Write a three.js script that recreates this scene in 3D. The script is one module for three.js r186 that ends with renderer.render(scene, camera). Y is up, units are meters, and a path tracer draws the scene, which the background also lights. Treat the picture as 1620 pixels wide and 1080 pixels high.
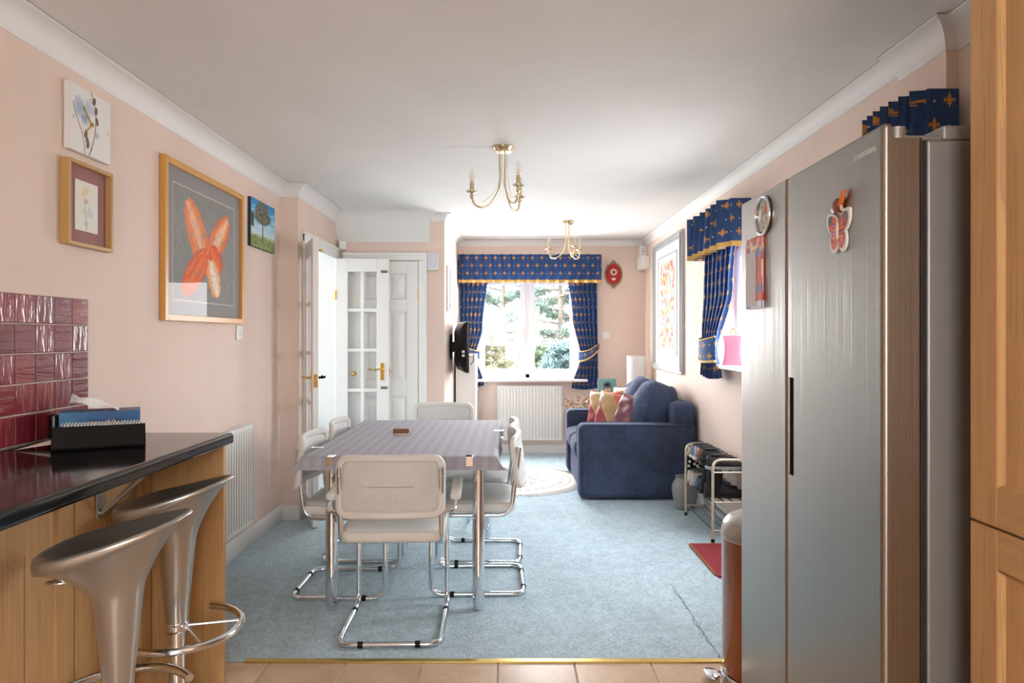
import * as THREE from 'three';
import { mergeGeometries, mergeVertices } from 'three/addons/utils/BufferGeometryUtils.js';
import { RoundedBoxGeometry } from 'three/addons/geometries/RoundedBoxGeometry.js';
import { RectAreaLightUniformsLib } from 'three/addons/lights/RectAreaLightUniformsLib.js';
import { FontLoader } from 'three/addons/loaders/FontLoader.js';
import { TextGeometry } from 'three/addons/geometries/TextGeometry.js';
import { Brush, Evaluator, SUBTRACTION } from 'three-bvh-csg';

// ---------------------------------------------------------------- camera, sky, sun, exposure
// x to the right, y up, the camera looks along -z. "d" below is the distance in front of the lens (d = -z).
const scene = new THREE.Scene();
const camera = new THREE.PerspectiveCamera(53.13, 1620 / 1080, 0.05, 300);
camera.position.set(0, 1.305, 0);
camera.setViewOffset(1620, 1080, 4, 7, 1620, 1080);
scene.background = new THREE.Color().setRGB(8.4, 8.8, 9.3);        // bright, thinly overcast sky
const sun = new THREE.DirectionalLight(new THREE.Color(1, 0.95, 0.86), 11);
sun.position.set(-9, 13, -4); sun.target.position.set(0, 0, -14);
sun.castShadow = true; sun.shadow.radius = 3; sun.shadow.mapSize.set(2048, 2048);
Object.assign(sun.shadow.camera, { left: -16, right: 16, top: 16, bottom: -16, near: 0.5, far: 60 });
sun.name = 'sun'; scene.add(sun, sun.target);
RectAreaLightUniformsLib.init();
// daylight of the openings that stand outside the picture: the kitchen's glazed doors behind the camera and the side windows
function daylight(name, w, h, x, y, d, tx, ty, td, intensity, color = 0xffffff) {
  const l = new THREE.RectAreaLight(new THREE.Color(color), intensity, w, h);
  l.name = name; l.position.set(x, y, -d); l.lookAt(tx, ty, -td); scene.add(l);
}
const renderer = new THREE.WebGLRenderer({ antialias: true });
renderer.toneMapping = THREE.LinearToneMapping;
renderer.toneMappingExposure = 1.07;
renderer.shadowMap.enabled = true;
daylight('kitchen_window_daylight', 1.6, 1.05, 0, 1.59, -2.36, 0, 1.2, 2, 8.2, 0xfff8f0);
daylight('garden_window_daylight', 1.04, 1.04, 0.205, 1.43, 7.70, 0.205, 1.0, 4, 26.0, 0xfbfcff);
daylight('side_window_daylight', 0.58, 0.80, 1.63, 1.53, 4.66, 0, 0.95, 4.66, 13.0, 0xf6f9ff);
daylight('back_door_daylight', 0.50, 0.98, 1.60, 1.40, 3.93, 0, 0.75, 3.93, 10.0, 0xf6f9ff);
daylight('hall_window_daylight', 1.4, 1.1, -3.38, 1.5, 5.6, 0, 1.2, 5.6, 5.0, 0xf2f8ff);

// ---------------------------------------------------------------- helpers
function rng(seed) { let s = seed >>> 0; return () => { s = (s + 0x6d2b79f5) | 0; let t = Math.imul(s ^ (s >>> 15), 1 | s); t = (t + Math.imul(t ^ (t >>> 7), 61 | t)) ^ t; return ((t ^ (t >>> 14)) >>> 0) / 4294967296; }; }
const clamp = (x, a, b) => Math.min(b, Math.max(a, x)), lerp = (a, b, t) => a + (b - a) * t, smooth = (a, b, x) => { const t = clamp((x - a) / (b - a), 0, 1); return t * t * (3 - 2 * t); };
const V = (x, y, d) => new THREE.Vector3(x, y, -d);
const taken = new Map();
function numbered(name) { const n = taken.get(name) ?? 0; taken.set(name, n + 1); return n ? `${name}_${String(n).padStart(3, '0')}` : name; }
function add(name, geo, mat, parent = scene) {
  const m = new THREE.Mesh(geo, mat);
  m.name = parent === scene ? numbered(name) : name;
  m.castShadow = m.receiveShadow = true; parent.add(m); return m;
}
function tag(o, label, category, group) { Object.assign(o.userData, { label, category }); if (group) o.userData.group = group; return o; }
function struct(o, label) { o.userData.kind = 'structure'; if (label) o.userData.label = label; return o; }
function thing(name, label, category, pos = [0, 0, 0], turn = 0, group) {
  const g = new THREE.Group(); g.name = numbered(name); g.position.set(pos[0], pos[1], -pos[2]); g.rotation.y = turn; scene.add(g);
  return tag(g, label, category, group);
}
function setting(name, pos = [0, 0, 0], turn = 0, label) { const g = new THREE.Group(); g.name = numbered(name); g.position.set(pos[0], pos[1], -pos[2]); g.rotation.y = turn; scene.add(g); return struct(g, label); }
function dup(src, pos, turn, label, group) {
  const c = src.clone(); c.name = numbered(src.name.replace(/_\d{3}$/, '')); c.userData = { ...src.userData }; scene.add(c);
  c.position.set(pos[0], pos[1], -pos[2]); c.rotation.y = turn;
  if (label) c.userData.label = label; if (group) c.userData.group = group; return c;
}
const plain = (g) => { const n = g.index ? g.toNonIndexed() : g; for (const k of Object.keys(n.attributes)) if (!['position', 'normal', 'uv'].includes(k)) n.deleteAttribute(k); if (!n.attributes.uv) n.setAttribute('uv', new THREE.BufferAttribute(new Float32Array(n.attributes.position.count * 2), 2)); return n; };
const merge = (...gs) => mergeGeometries(gs.flat().map(plain));
// uv in metres, chosen per face from the way it points; swap turns the grain
function boxUV(geo, swap = false, ox = 0, oy = 0) {
  const g = geo.index ? geo.toNonIndexed() : geo, p = g.attributes.position, uv = new Float32Array(p.count * 2), a = new THREE.Vector3(), b = new THREE.Vector3(), c = new THREE.Vector3();
  for (let i = 0; i < p.count; i += 3) {
    a.fromBufferAttribute(p, i); b.fromBufferAttribute(p, i + 1).sub(a); c.fromBufferAttribute(p, i + 2).sub(a); b.cross(c);
    const x = Math.abs(b.x), y = Math.abs(b.y), z = Math.abs(b.z);
    for (let k = 0; k < 3; k++) {
      const X = p.getX(i + k), Y = p.getY(i + k), Z = p.getZ(i + k);
      let u, v; if (x >= y && x >= z) [u, v] = [Z, Y]; else if (y >= z) [u, v] = [X, Z]; else [u, v] = [X, Y];
      if (swap) [u, v] = [v, u];
      uv[(i + k) * 2] = u + ox; uv[(i + k) * 2 + 1] = v + oy;
    }
  }
  g.setAttribute('uv', new THREE.BufferAttribute(uv, 2)); return g;
}
// a box given by its faces; r rounds the edges
function bx(x0, x1, y0, y1, d0, d1, r = 0, seg = 2, swap = false) {
  const w = Math.abs(x1 - x0), h = Math.abs(y1 - y0), l = Math.abs(d1 - d0);
  const g = r > 0 ? new RoundedBoxGeometry(w, h, l, seg, Math.min(r, w / 2.01, h / 2.01, l / 2.01)) : new THREE.BoxGeometry(w, h, l);
  g.translate((x0 + x1) / 2, (y0 + y1) / 2, -(d0 + d1) / 2);
  return boxUV(g, swap);
}
// a grid surface; f(u, v) gives [x, y, z], t(u, v) gives uv
function grid(nu, nv, f, t = (u, v) => [u, v], closeU = false) {
  const pos = [], uv = [], idx = [];
  for (let j = 0; j <= nv; j++) for (let i = 0; i <= nu; i++) { const u = i / nu, v = j / nv; pos.push(...f(u, v)); uv.push(...t(u, v)); }
  for (let j = 0; j < nv; j++) for (let i = 0; i < nu; i++) { const a = j * (nu + 1) + i, b = a + 1, c = a + nu + 1, e = c + 1; idx.push(a, b, c, b, e, c); }
  const g = new THREE.BufferGeometry();
  g.setAttribute('position', new THREE.Float32BufferAttribute(pos, 3)); g.setAttribute('uv', new THREE.Float32BufferAttribute(uv, 2)); g.setIndex(idx); g.computeVertexNormals();
  if (closeU) { const n = g.attributes.normal; for (let j = 0; j <= nv; j++) { const a = j * (nu + 1), b = a + nu; const x = n.getX(a) + n.getX(b), y = n.getY(a) + n.getY(b), z = n.getZ(a) + n.getZ(b), l = Math.hypot(x, y, z) || 1; n.setXYZ(a, x / l, y / l, z / l); n.setXYZ(b, x / l, y / l, z / l); } }
  return g;
}
// a bent pipe through points with rounded corners and closed ends; rad may be a number or f(t)
function pipe(pts, rad, bend = 0.05, radial = 10, closed = false) {
  const P = pts.map((p) => (p.isVector3 ? p : new THREE.Vector3(...p))), line = [];
  if (!bend) line.push(...P); else {
    const n = P.length;
    for (let i = 0; i < n; i++) {
      const prev = P[(i + n - 1) % n], cur = P[i], next = P[(i + 1) % n];
      if (!closed && (i === 0 || i === n - 1)) { line.push(cur.clone()); continue; }
      const a = prev.clone().sub(cur), b = next.clone().sub(cur), r = Math.min(bend, a.length() * 0.499, b.length() * 0.499);
      a.normalize().multiplyScalar(r).add(cur); b.normalize().multiplyScalar(r).add(cur);
      for (let k = 0; k <= 8; k++) { const t = k / 8; line.push(a.clone().multiplyScalar((1 - t) * (1 - t)).addScaledVector(cur, 2 * t * (1 - t)).addScaledVector(b, t * t)); }
    }
  }
  const L = line.filter((p, i) => i === 0 || p.distanceTo(line[i - 1]) > 1e-5); if (closed) L.push(L[0].clone());
  const m = L.length, T = L.map((p, i) => (closed && (i === 0 || i === m - 1) ? L[1].clone().sub(L[m - 2]) : L[Math.min(i + 1, m - 1)].clone().sub(L[Math.max(i - 1, 0)])).normalize());
  let N = Math.abs(T[0].y) < 0.9 ? new THREE.Vector3(0, 1, 0) : new THREE.Vector3(1, 0, 0); N.addScaledVector(T[0], -N.dot(T[0])).normalize();
  const pos = [], nor = [], uv = [], idx = []; let run = 0;
  for (let i = 0; i < m; i++) {
    if (i) { const q = new THREE.Quaternion().setFromUnitVectors(T[i - 1], T[i]); N = N.clone().applyQuaternion(q); run += L[i].distanceTo(L[i - 1]); }
    const B = T[i].clone().cross(N), r = typeof rad === 'function' ? rad(i / (m - 1)) : rad;
    for (let k = 0; k <= radial; k++) { const a = (k / radial) * 2 * Math.PI, n = N.clone().multiplyScalar(Math.cos(a)).addScaledVector(B, Math.sin(a)); pos.push(L[i].x + n.x * r, L[i].y + n.y * r, L[i].z + n.z * r); nor.push(n.x, n.y, n.z); uv.push((k / radial) * 2 * Math.PI * r, run); }
  }
  for (let i = 0; i < m - 1; i++) for (let k = 0; k < radial; k++) { const a = i * (radial + 1) + k, b = a + 1, c = a + radial + 1, e = c + 1; idx.push(a, b, c, b, e, c); }
  if (!closed) for (const [i, s] of [[0, -1], [m - 1, 1]]) {
    const c = pos.length / 3; pos.push(L[i].x, L[i].y, L[i].z); nor.push(T[i].x * s, T[i].y * s, T[i].z * s); uv.push(0, 0);
    for (let k = 0; k <= radial; k++) { const o = (i * (radial + 1) + k) * 3; pos.push(pos[o], pos[o + 1], pos[o + 2]); nor.push(T[i].x * s, T[i].y * s, T[i].z * s); uv.push(0, 0); }
    for (let k = 0; k < radial; k++) s > 0 ? idx.push(c, c + 1 + k, c + 2 + k) : idx.push(c, c + 2 + k, c + 1 + k);
  }
  const g = new THREE.BufferGeometry();
  g.setAttribute('position', new THREE.Float32BufferAttribute(pos, 3)); g.setAttribute('normal', new THREE.Float32BufferAttribute(nor, 3)); g.setAttribute('uv', new THREE.Float32BufferAttribute(uv, 2)); g.setIndex(idx); return g;
}
const curvePipe = (pts, n, rad, radial = 10) => pipe(new THREE.CatmullRomCurve3(pts.map((p) => (p.isVector3 ? p : new THREE.Vector3(...p)))).getPoints(n), rad, 0, radial);
const lathe = (pts, seg = 32) => new THREE.LatheGeometry(pts.map((p) => new THREE.Vector2(Math.max(p[0], 0), p[1])), seg);
const cyl = (r0, r1, h, x, y, z, seg = 20) => new THREE.CylinderGeometry(r1, r0, h, seg).translate(x, y + h / 2, z);
const rect2 = (w, h, r) => { const s = new THREE.Shape(), x = w / 2, y = h / 2; s.moveTo(-x + r, -y); s.lineTo(x - r, -y); s.quadraticCurveTo(x, -y, x, -y + r); s.lineTo(x, y - r); s.quadraticCurveTo(x, y, x - r, y); s.lineTo(-x + r, y); s.quadraticCurveTo(-x, y, -x, y - r); s.lineTo(-x, -y + r); s.quadraticCurveTo(-x, -y, -x + r, -y); return s; };
const extr = (shape, depth, bevel = 0, seg = 2, curve = 12) => new THREE.ExtrudeGeometry(shape, { depth: depth - 2 * bevel, bevelEnabled: bevel > 0, bevelThickness: bevel, bevelSize: bevel, bevelOffset: -bevel, bevelSegments: seg, curveSegments: curve }).translate(0, 0, bevel);
// rows of [inset, z] run over a rounded rectangle w x h (corner r) in the xy plane; bend(x, y) adds depth
function ringSlab(w, h, r, rows, bend = () => 0, per = 12, fill = [true, true]) {
  const outline = (inset) => {
    const W = Math.max(w / 2 - inset, 0.0005), H = Math.max(h / 2 - inset, 0.0005), R = clamp(r - inset, 0.0004, Math.min(W, H)), out = [];
    const C = [[W - R, H - R, 0], [-(W - R), H - R, 1], [-(W - R), -(H - R), 2], [W - R, -(H - R), 3]];
    C.forEach(([cx, cy, q], n) => {
      for (let k = 0; k <= per; k++) { const a = (q + k / per) * Math.PI / 2; out.push([cx + R * Math.cos(a), cy + R * Math.sin(a)]); }
      const [nx, ny, nq] = C[(n + 1) % 4], s = out[out.length - 1], a = nq * Math.PI / 2, e = [nx + R * Math.cos(a), ny + R * Math.sin(a)];
      for (let k = 1; k < per; k++) out.push([lerp(s[0], e[0], k / per), lerp(s[1], e[1], k / per)]);
    });
    out.push(out[0].slice()); return out;
  };
  const loops = rows.map(([i]) => outline(i)), n = loops[0].length - 1;
  return grid(n, rows.length - 1, (u, v) => { const j = Math.round(v * (rows.length - 1)), [x, y] = loops[j][Math.round(u * n)]; return [x, y, rows[j][1] + bend(x, y)]; },
    (u, v) => { const j = Math.round(v * (rows.length - 1)); return loops[j][Math.round(u * n)]; }, true);
}
// a moulding swept along a polyline of [x, d]; profile of [out, y]; side +1 or -1 says where the room lies
function moulding(path, profile, side) {
  const n = path.length, nrm = (a, b) => { const dx = b[0] - a[0], dd = b[1] - a[1], l = Math.hypot(dx, dd); return [side * dd / l, -side * dx / l]; };
  const off = path.map((p, i) => {
    const a = i ? nrm(path[i - 1], p) : null, b = i < n - 1 ? nrm(p, path[i + 1]) : null; if (!a) return b; if (!b) return a;
    const mx = a[0] + b[0], md = a[1] + b[1], k = 2 / (mx * mx + md * md); return [mx * k, md * k];
  });
  const gs = [];
  for (let i = 0; i < n - 1; i++) {
    const A = (o, y, k) => [path[k][0] + off[k][0] * o, y, -(path[k][1] + off[k][1] * o)];
    const m = profile.length - 1; let run = 0; const at = profile.map((q, k) => (run += k ? Math.hypot(q[0] - profile[k - 1][0], q[1] - profile[k - 1][1]) : 0));
    const len = Math.hypot(path[i + 1][0] - path[i][0], path[i + 1][1] - path[i][1]);
    gs.push(grid(1, m, (u, v) => { const q = profile[Math.round(v * m)]; return A(q[0], q[1], u > 0.5 ? i + 1 : i); }, (u, v) => [u * len, at[Math.round(v * m)]]));
  }
  for (const k of [0, n - 1]) {                                     // closed ends
    const c = THREE.ShapeUtils.triangulateShape(profile.map((q) => new THREE.Vector2(...q)), []), g = new THREE.BufferGeometry(), p = [];
    for (const t of c) for (const q of t) p.push(path[k][0] + off[k][0] * profile[q][0], profile[q][1], -(path[k][1] + off[k][1] * profile[q][0]));
    g.setAttribute('position', new THREE.Float32BufferAttribute(p, 3)); g.computeVertexNormals(); gs.push(g);
  }
  return merge(gs);
}
// a stuffed cushion: w x h, thickness t, in the xy plane
function pillow(w, h, t, n = 18, pinch = 0.1, sag = 0, seed = 1) {
  const r = rng(seed), ph = [r() * 6, r() * 6, r() * 6];
  const side = (s) => grid(n, n, (u, v) => {
    const a = u * 2 - 1, b = v * 2 - 1, ea = 1 - pinch * (1 - Math.abs(b) ** 2.2) * 0 - pinch * (b * b) * 0, k = Math.pow(Math.max(0, (1 - a ** 4) * (1 - b ** 4)), 0.55);
    const x = a * (1 - pinch * (1 - a * a) * 0 - pinch * (1 - b * b) * Math.abs(a) ** 3) * ea, y = b * (1 - pinch * (1 - a * a) * Math.abs(b) ** 3);
    const wr = 0.03 * t * (Math.sin(a * 7 + ph[0] + b * 3) + Math.sin(b * 9 + ph[1] - a * 4)) * k;
    return [s * x * w / 2, y * h / 2 - sag * k, s * (t / 2 * k + wr)];
  }, (u, v) => [s > 0 ? u : 1 - u, v]);
  return mergeVertices(merge(side(1), side(-1)), 1e-5);
}
function smoothed(g) { const p = g.attributes.position, m = new Map(), n = g.attributes.normal; g.computeVertexNormals(); for (let i = 0; i < p.count; i++) { const k = [p.getX(i), p.getY(i), p.getZ(i)].map((x) => Math.round(x * 5e4)).join(); if (!m.has(k)) m.set(k, []); m.get(k).push(i); } for (const l of m.values()) { const s = new THREE.Vector3(); for (const i of l) s.add(new THREE.Vector3().fromBufferAttribute(g.attributes.normal, i)); s.normalize(); for (const i of l) g.attributes.normal.setXYZ(i, s.x, s.y, s.z); } return g; }
const move = (g, x, y, d, ry = 0, rx = 0, rz = 0) => { const m = new THREE.Matrix4().compose(V(x, y, d), new THREE.Quaternion().setFromEuler(new THREE.Euler(rx, ry, rz, 'YXZ')), new THREE.Vector3(1, 1, 1)); g.applyMatrix4(m); return g; };

// ---------------------------------------------------------------- textures
function vnoise(seed) {                                             // value noise that repeats after "per" cells
  const r = rng(seed), T = Float32Array.from({ length: 65536 }, () => r());
  return (x, y, px, py) => {
    const xi = Math.floor(x), yi = Math.floor(y), fx = x - xi, fy = y - yi, m = (a, p) => ((a % p) + p) % p;
    const h = (a, b) => T[(m(a, px) * 131 + m(b, py) * 1973) & 65535], sx = fx * fx * (3 - 2 * fx), sy = fy * fy * (3 - 2 * fy);
    return lerp(lerp(h(xi, yi), h(xi + 1, yi), sx), lerp(h(xi, yi + 1), h(xi + 1, yi + 1), sx), sy);
  };
}
const N1 = vnoise(11), N2 = vnoise(29);
const fbm = (u, v, fu, fv, oct = 4, n = N1) => { let s = 0, a = 0.5, t = 0; for (let i = 0; i < oct; i++, fu *= 2, fv *= 2, a *= 0.55) { s += a * n(u * fu, v * fv, fu, fv); t += a; } return s / t; };
function dataTex(w, h, f, srgb = true, size = [1, 1]) {
  const d = new Uint8Array(w * h * 4);
  for (let j = 0; j < h; j++) for (let i = 0; i < w; i++) { const c = f((i + 0.5) / w, (j + 0.5) / h), o = (j * w + i) * 4; if (typeof c === 'number') d[o] = d[o + 1] = d[o + 2] = clamp(c, 0, 1) * 255; else for (let k = 0; k < 3; k++) d[o + k] = clamp(c[k], 0, 1) * 255; d[o + 3] = 255; }
  const t = new THREE.DataTexture(d, w, h); return fit(t, srgb, size);
}
function fit(t, srgb, size) { t.wrapS = t.wrapT = THREE.RepeatWrapping; t.magFilter = THREE.LinearFilter; t.minFilter = THREE.LinearMipmapLinearFilter; t.generateMipmaps = true; if (srgb) t.colorSpace = THREE.SRGBColorSpace; t.repeat.set(1 / size[0], 1 / size[1]); t.needsUpdate = true; return t; }
function drawn(w, h, draw, size = [1, 1]) { const c = document.createElement('canvas'); c.width = w; c.height = h; const g = c.getContext('2d'); draw(g, w, h); return fit(new THREE.CanvasTexture(c), true, size); }
const std = (o) => new THREE.MeshStandardMaterial(o), phys = (o) => new THREE.MeshPhysicalMaterial(o), lin = (r, g, b) => new THREE.Color().setRGB(r, g, b);
const mix3 = (a, b, t) => [lerp(a[0], b[0], t), lerp(a[1], b[1], t), lerp(a[2], b[2], t)];

const plasterBump = dataTex(512, 512, (u, v) => 0.5 * fbm(u, v, 6, 6, 4) + 0.5 * fbm(u, v, 60, 60, 3, N2), false, [1.2, 1.2]);
const plasterTone = dataTex(256, 256, (u, v) => { const k = 0.965 + 0.07 * (fbm(u, v, 4, 4, 5) - 0.5); return [k, k, k]; }, true, [2.3, 2.3]);
const carpetColor = dataTex(1024, 1024, (u, v) => { const f = fbm(u, v, 256, 256, 2, N2), c = fbm(u, v, 5, 5, 5), m = fbm(u, v, 40, 40, 3); const k = 0.90 + 0.26 * (f - 0.5) + 0.10 * (c - 0.5) + 0.10 * (m - 0.5); return [0.795 * k, 0.872 * k, 0.905 * k]; }, true, [1.6, 1.6]);
const carpetBump = dataTex(1024, 1024, (u, v) => 0.75 * fbm(u, v, 220, 220, 2) + 0.25 * fbm(u, v, 30, 30, 3, N2), false, [1.6, 1.6]);
const oakColor = dataTex(1024, 1024, (u, v) => {
  const wob = 0.035 * (fbm(u, v, 3, 2, 3) - 0.5), x = u + wob, band = fbm(x, v, 18, 1, 3), fine = fbm(x, v, 220, 5, 2, N2), arch = Math.sin(60 * (x + 0.10 * Math.sin(v * 6.283) * fbm(u, v, 4, 1, 2)) + 6 * fbm(u, v, 5, 2, 3));
  let k = 0.34 * band + 0.42 * fine + 0.05 * arch + 0.12; const pore = fine > 0.72 ? 0.12 : 0; k = clamp(k, 0, 1);
  return mix3([0.735, 0.57, 0.375], [0.86, 0.725, 0.535], clamp(k * 1.15 - 0.05, 0, 1)).map((c) => c * (1 - pore));
}, true, [0.62, 1.3]);
const oakBump = dataTex(512, 512, (u, v) => fbm(u, v, 160, 4, 3, N2), false, [0.62, 1.3]);
const floorTile = dataTex(512, 512, (u, v) => { const a = fbm(u, v, 5, 5, 5), b = fbm(u, v, 60, 60, 3, N2); return mix3([0.74, 0.62, 0.51], [0.88, 0.79, 0.69], clamp(a * 1.3 - 0.15 + 0.35 * (b - 0.5), 0, 1)); }, true, [0.9, 0.9]);
const stoneSpeck = dataTex(1024, 1024, (u, v) => { const a = fbm(u, v, 14, 40, 4), b = fbm(u, v, 90, 220, 3, N2), s = smooth(0.62, 0.75, 0.55 * a + 0.45 * b); return mix3([0.055, 0.05, 0.055], [0.38, 0.37, 0.38], s * 0.75); }, true, [0.5, 0.5]);
const brushed = dataTex(512, 512, (u, v) => 0.3 * fbm(u, v, 256, 3, 2) + 0.7 * fbm(u, v, 160, 2, 2, N2), false, [0.35, 1.4]);
const suede = dataTex(512, 512, (u, v) => { const a = fbm(u, v, 5, 5, 5), b = fbm(u, v, 90, 90, 3, N2), k = 0.78 + 0.42 * (a - 0.5) + 0.3 * (b - 0.5); return [0.36 * k, 0.425 * k, 0.565 * k]; }, true, [0.7, 0.7]);
const weave = dataTex(256, 256, (u, v) => 0.5 + 0.25 * Math.sin(u * 6.2832 * 32) + 0.25 * Math.sin(v * 6.2832 * 32), false, [0.09, 0.09]);
const creamCloth = dataTex(512, 512, (u, v) => { const k = 0.92 + 0.05 * (fbm(u, v, 6, 6, 4) - 0.5) + 0.04 * (fbm(u, v, 70, 70, 2, N2) - 0.5); return [0.92 * k, 0.92 * k, 0.91 * k]; }, true, [0.5, 0.5]);
const glazeBump = dataTex(512, 512, (u, v) => fbm(u, v, 5, 26, 3), false, [0.3, 0.3]);
function fleurDeLis(g, x, y, s) {
  g.beginPath(); g.moveTo(x, y - s); g.bezierCurveTo(x + 0.42 * s, y - 0.45 * s, x + 0.2 * s, y - 0.05 * s, x + 0.12 * s, y + 0.2 * s); g.lineTo(x - 0.12 * s, y + 0.2 * s); g.bezierCurveTo(x - 0.2 * s, y - 0.05 * s, x - 0.42 * s, y - 0.45 * s, x, y - s); g.fill();
  for (const k of [-1, 1]) { g.beginPath(); g.moveTo(x + k * 0.15 * s, y + 0.15 * s); g.bezierCurveTo(x + k * 0.25 * s, y - 0.5 * s, x + k * 0.85 * s, y - 0.55 * s, x + k * 0.8 * s, y); g.bezierCurveTo(x + k * 0.75 * s, y + 0.2 * s, x + k * 0.5 * s, y + 0.15 * s, x + k * 0.55 * s, y - 0.05 * s); g.bezierCurveTo(x + k * 0.4 * s, y - 0.1 * s, x + k * 0.3 * s, y + 0.1 * s, x + k * 0.15 * s, y + 0.15 * s); g.fill(); }
  g.fillRect(x - 0.4 * s, y + 0.2 * s, 0.8 * s, 0.14 * s);
  g.beginPath(); g.moveTo(x - 0.12 * s, y + 0.34 * s); g.lineTo(x + 0.12 * s, y + 0.34 * s); g.lineTo(x, y + 0.9 * s); g.fill();
}
const fleur = drawn(256, 336, (g, w, h) => {
  g.fillStyle = '#26497c'; g.fillRect(0, 0, w, h);
  const r = rng(5); for (let i = 0; i < 900; i++) { g.fillStyle = r() < 0.5 ? 'rgba(18,38,88,.35)' : 'rgba(60,95,160,.25)'; g.fillRect(r() * w, r() * h, 1 + r() * 3, 14); }
  g.fillStyle = '#cf8f3e'; fleurDeLis(g, 64, 84, 60); fleurDeLis(g, 192, 252, 60);
  g.fillStyle = '#e8d6a8'; for (const [x, y] of [[192, 84], [64, 252]]) { g.beginPath(); g.arc(x, y, 9, 0, 7); g.fill(); }
}, [0.128, 0.168]);
const tableStripe = dataTex(512, 512, (u, v) => { const s = 0.5 + 0.5 * Math.sin(u * 6.2832 * 4), d = 0.5 + 0.5 * Math.sin(v * 6.2832 * 10), k = 0.86 + 0.05 * smooth(0.3, 0.7, s) + 0.03 * (d - 0.5) + 0.05 * (fbm(u, v, 64, 64, 2, N2) - 0.5); return [0.735 * k, 0.73 * k, 0.77 * k]; }, true, [0.22, 0.22]);

// ---------------------------------------------------------------- materials
const M = {
  wall: std({ color: lin(0.855, 0.685, 0.59), map: plasterTone, bumpMap: plasterBump, bumpScale: 0.0012, roughness: 0.85 }),
  ceiling: std({ color: lin(0.83, 0.815, 0.79), map: plasterTone, bumpMap: plasterBump, bumpScale: 0.0008, roughness: 0.9 }),
  white: std({ color: lin(0.80, 0.79, 0.76), roughness: 0.38 }),
  whiteMatt: std({ color: lin(0.82, 0.81, 0.79), roughness: 0.7 }),
  hallWall: std({ color: lin(0.82, 0.84, 0.85), roughness: 0.8 }),
  carpet: std({ color: lin(0.92, 0.95, 0.97), map: carpetColor, bumpMap: carpetBump, bumpScale: 0.004, roughness: 1 }),
  oak: std({ color: lin(0.87, 0.80, 0.71), map: oakColor, bumpMap: oakBump, bumpScale: 0.0004, roughness: 0.42 }),
  oakEdge: std({ color: lin(0.62, 0.36, 0.14), roughness: 0.45 }),
  worktop: phys({ color: lin(0.55, 0.5, 0.5), map: stoneSpeck, roughness: 0.09 }),
  worktopEdge: std({ color: lin(1, 1, 1), map: stoneSpeck, roughness: 0.25 }),
  chrome: std({ color: lin(0.78, 0.81, 0.84), metalness: 1, roughness: 0.08 }),
  steel: phys({ color: lin(0.315, 0.292, 0.265), metalness: 1, roughness: 0.36, bumpMap: brushed, bumpScale: 0.0003, anisotropy: 0.65, anisotropyRotation: Math.PI / 2 }),
  steelSide: std({ color: lin(0.30, 0.29, 0.285), metalness: 0.55, roughness: 0.42, bumpMap: plasterBump, bumpScale: 0.0003 }),
  silver: std({ color: lin(0.49, 0.475, 0.44), metalness: 0.75, roughness: 0.28 }),
  brass: std({ color: lin(0.72, 0.46, 0.14), metalness: 1, roughness: 0.2 }),
  paleBrass: std({ color: lin(0.80, 0.67, 0.42), metalness: 1, roughness: 0.18 }),
  black: phys({ color: lin(0.005, 0.005, 0.006), roughness: 0.55, specularIntensity: 0.6 }),
  blackGloss: std({ color: lin(0.008, 0.008, 0.009), roughness: 0.15 }),
  darkGap: std({ color: lin(0.02, 0.02, 0.02), roughness: 0.9 }),
  creamPlastic: std({ color: lin(0.72, 0.70, 0.655), roughness: 0.4 }),
  cream: std({ color: lin(0.92, 0.92, 0.91), map: creamCloth, bumpMap: weave, bumpScale: 0.00012, roughness: 0.8 }),
  cloth: std({ color: lin(1, 1, 1), map: tableStripe, roughness: 0.8 }),
  sofa: phys({ color: lin(0.60, 0.60, 0.62), map: suede, roughness: 0.95, sheen: 0.5, sheenRoughness: 0.5, sheenColor: lin(0.35, 0.42, 0.6) }),
  sofaPipe: std({ color: lin(0.04, 0.055, 0.11), roughness: 0.9 }),
  curtain: phys({ color: lin(1, 1, 1), map: fleur, roughness: 0.75, transmission: 0.08, thickness: 0, side: THREE.DoubleSide }),
  gold: phys({ color: lin(0.72, 0.44, 0.12), roughness: 0.55, side: THREE.DoubleSide, transmission: 0.1, thickness: 0 }),
  glass: phys({ color: lin(1, 1, 1), roughness: 0, transmission: 1, thickness: 0, ior: 1.5 }),
  pictureGlass: phys({ color: lin(1, 1, 1), roughness: 0, transmission: 1, thickness: 0, ior: 1.5, specularIntensity: 0.12 }),
  grout: std({ color: lin(0.62, 0.52, 0.45), roughness: 0.9 }),
  goldFrame: std({ color: lin(0.66, 0.33, 0.075), roughness: 0.35 }),
  blindFrame: std({ color: lin(0.48, 0.33, 0.16), roughness: 0.4 }),
};

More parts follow.
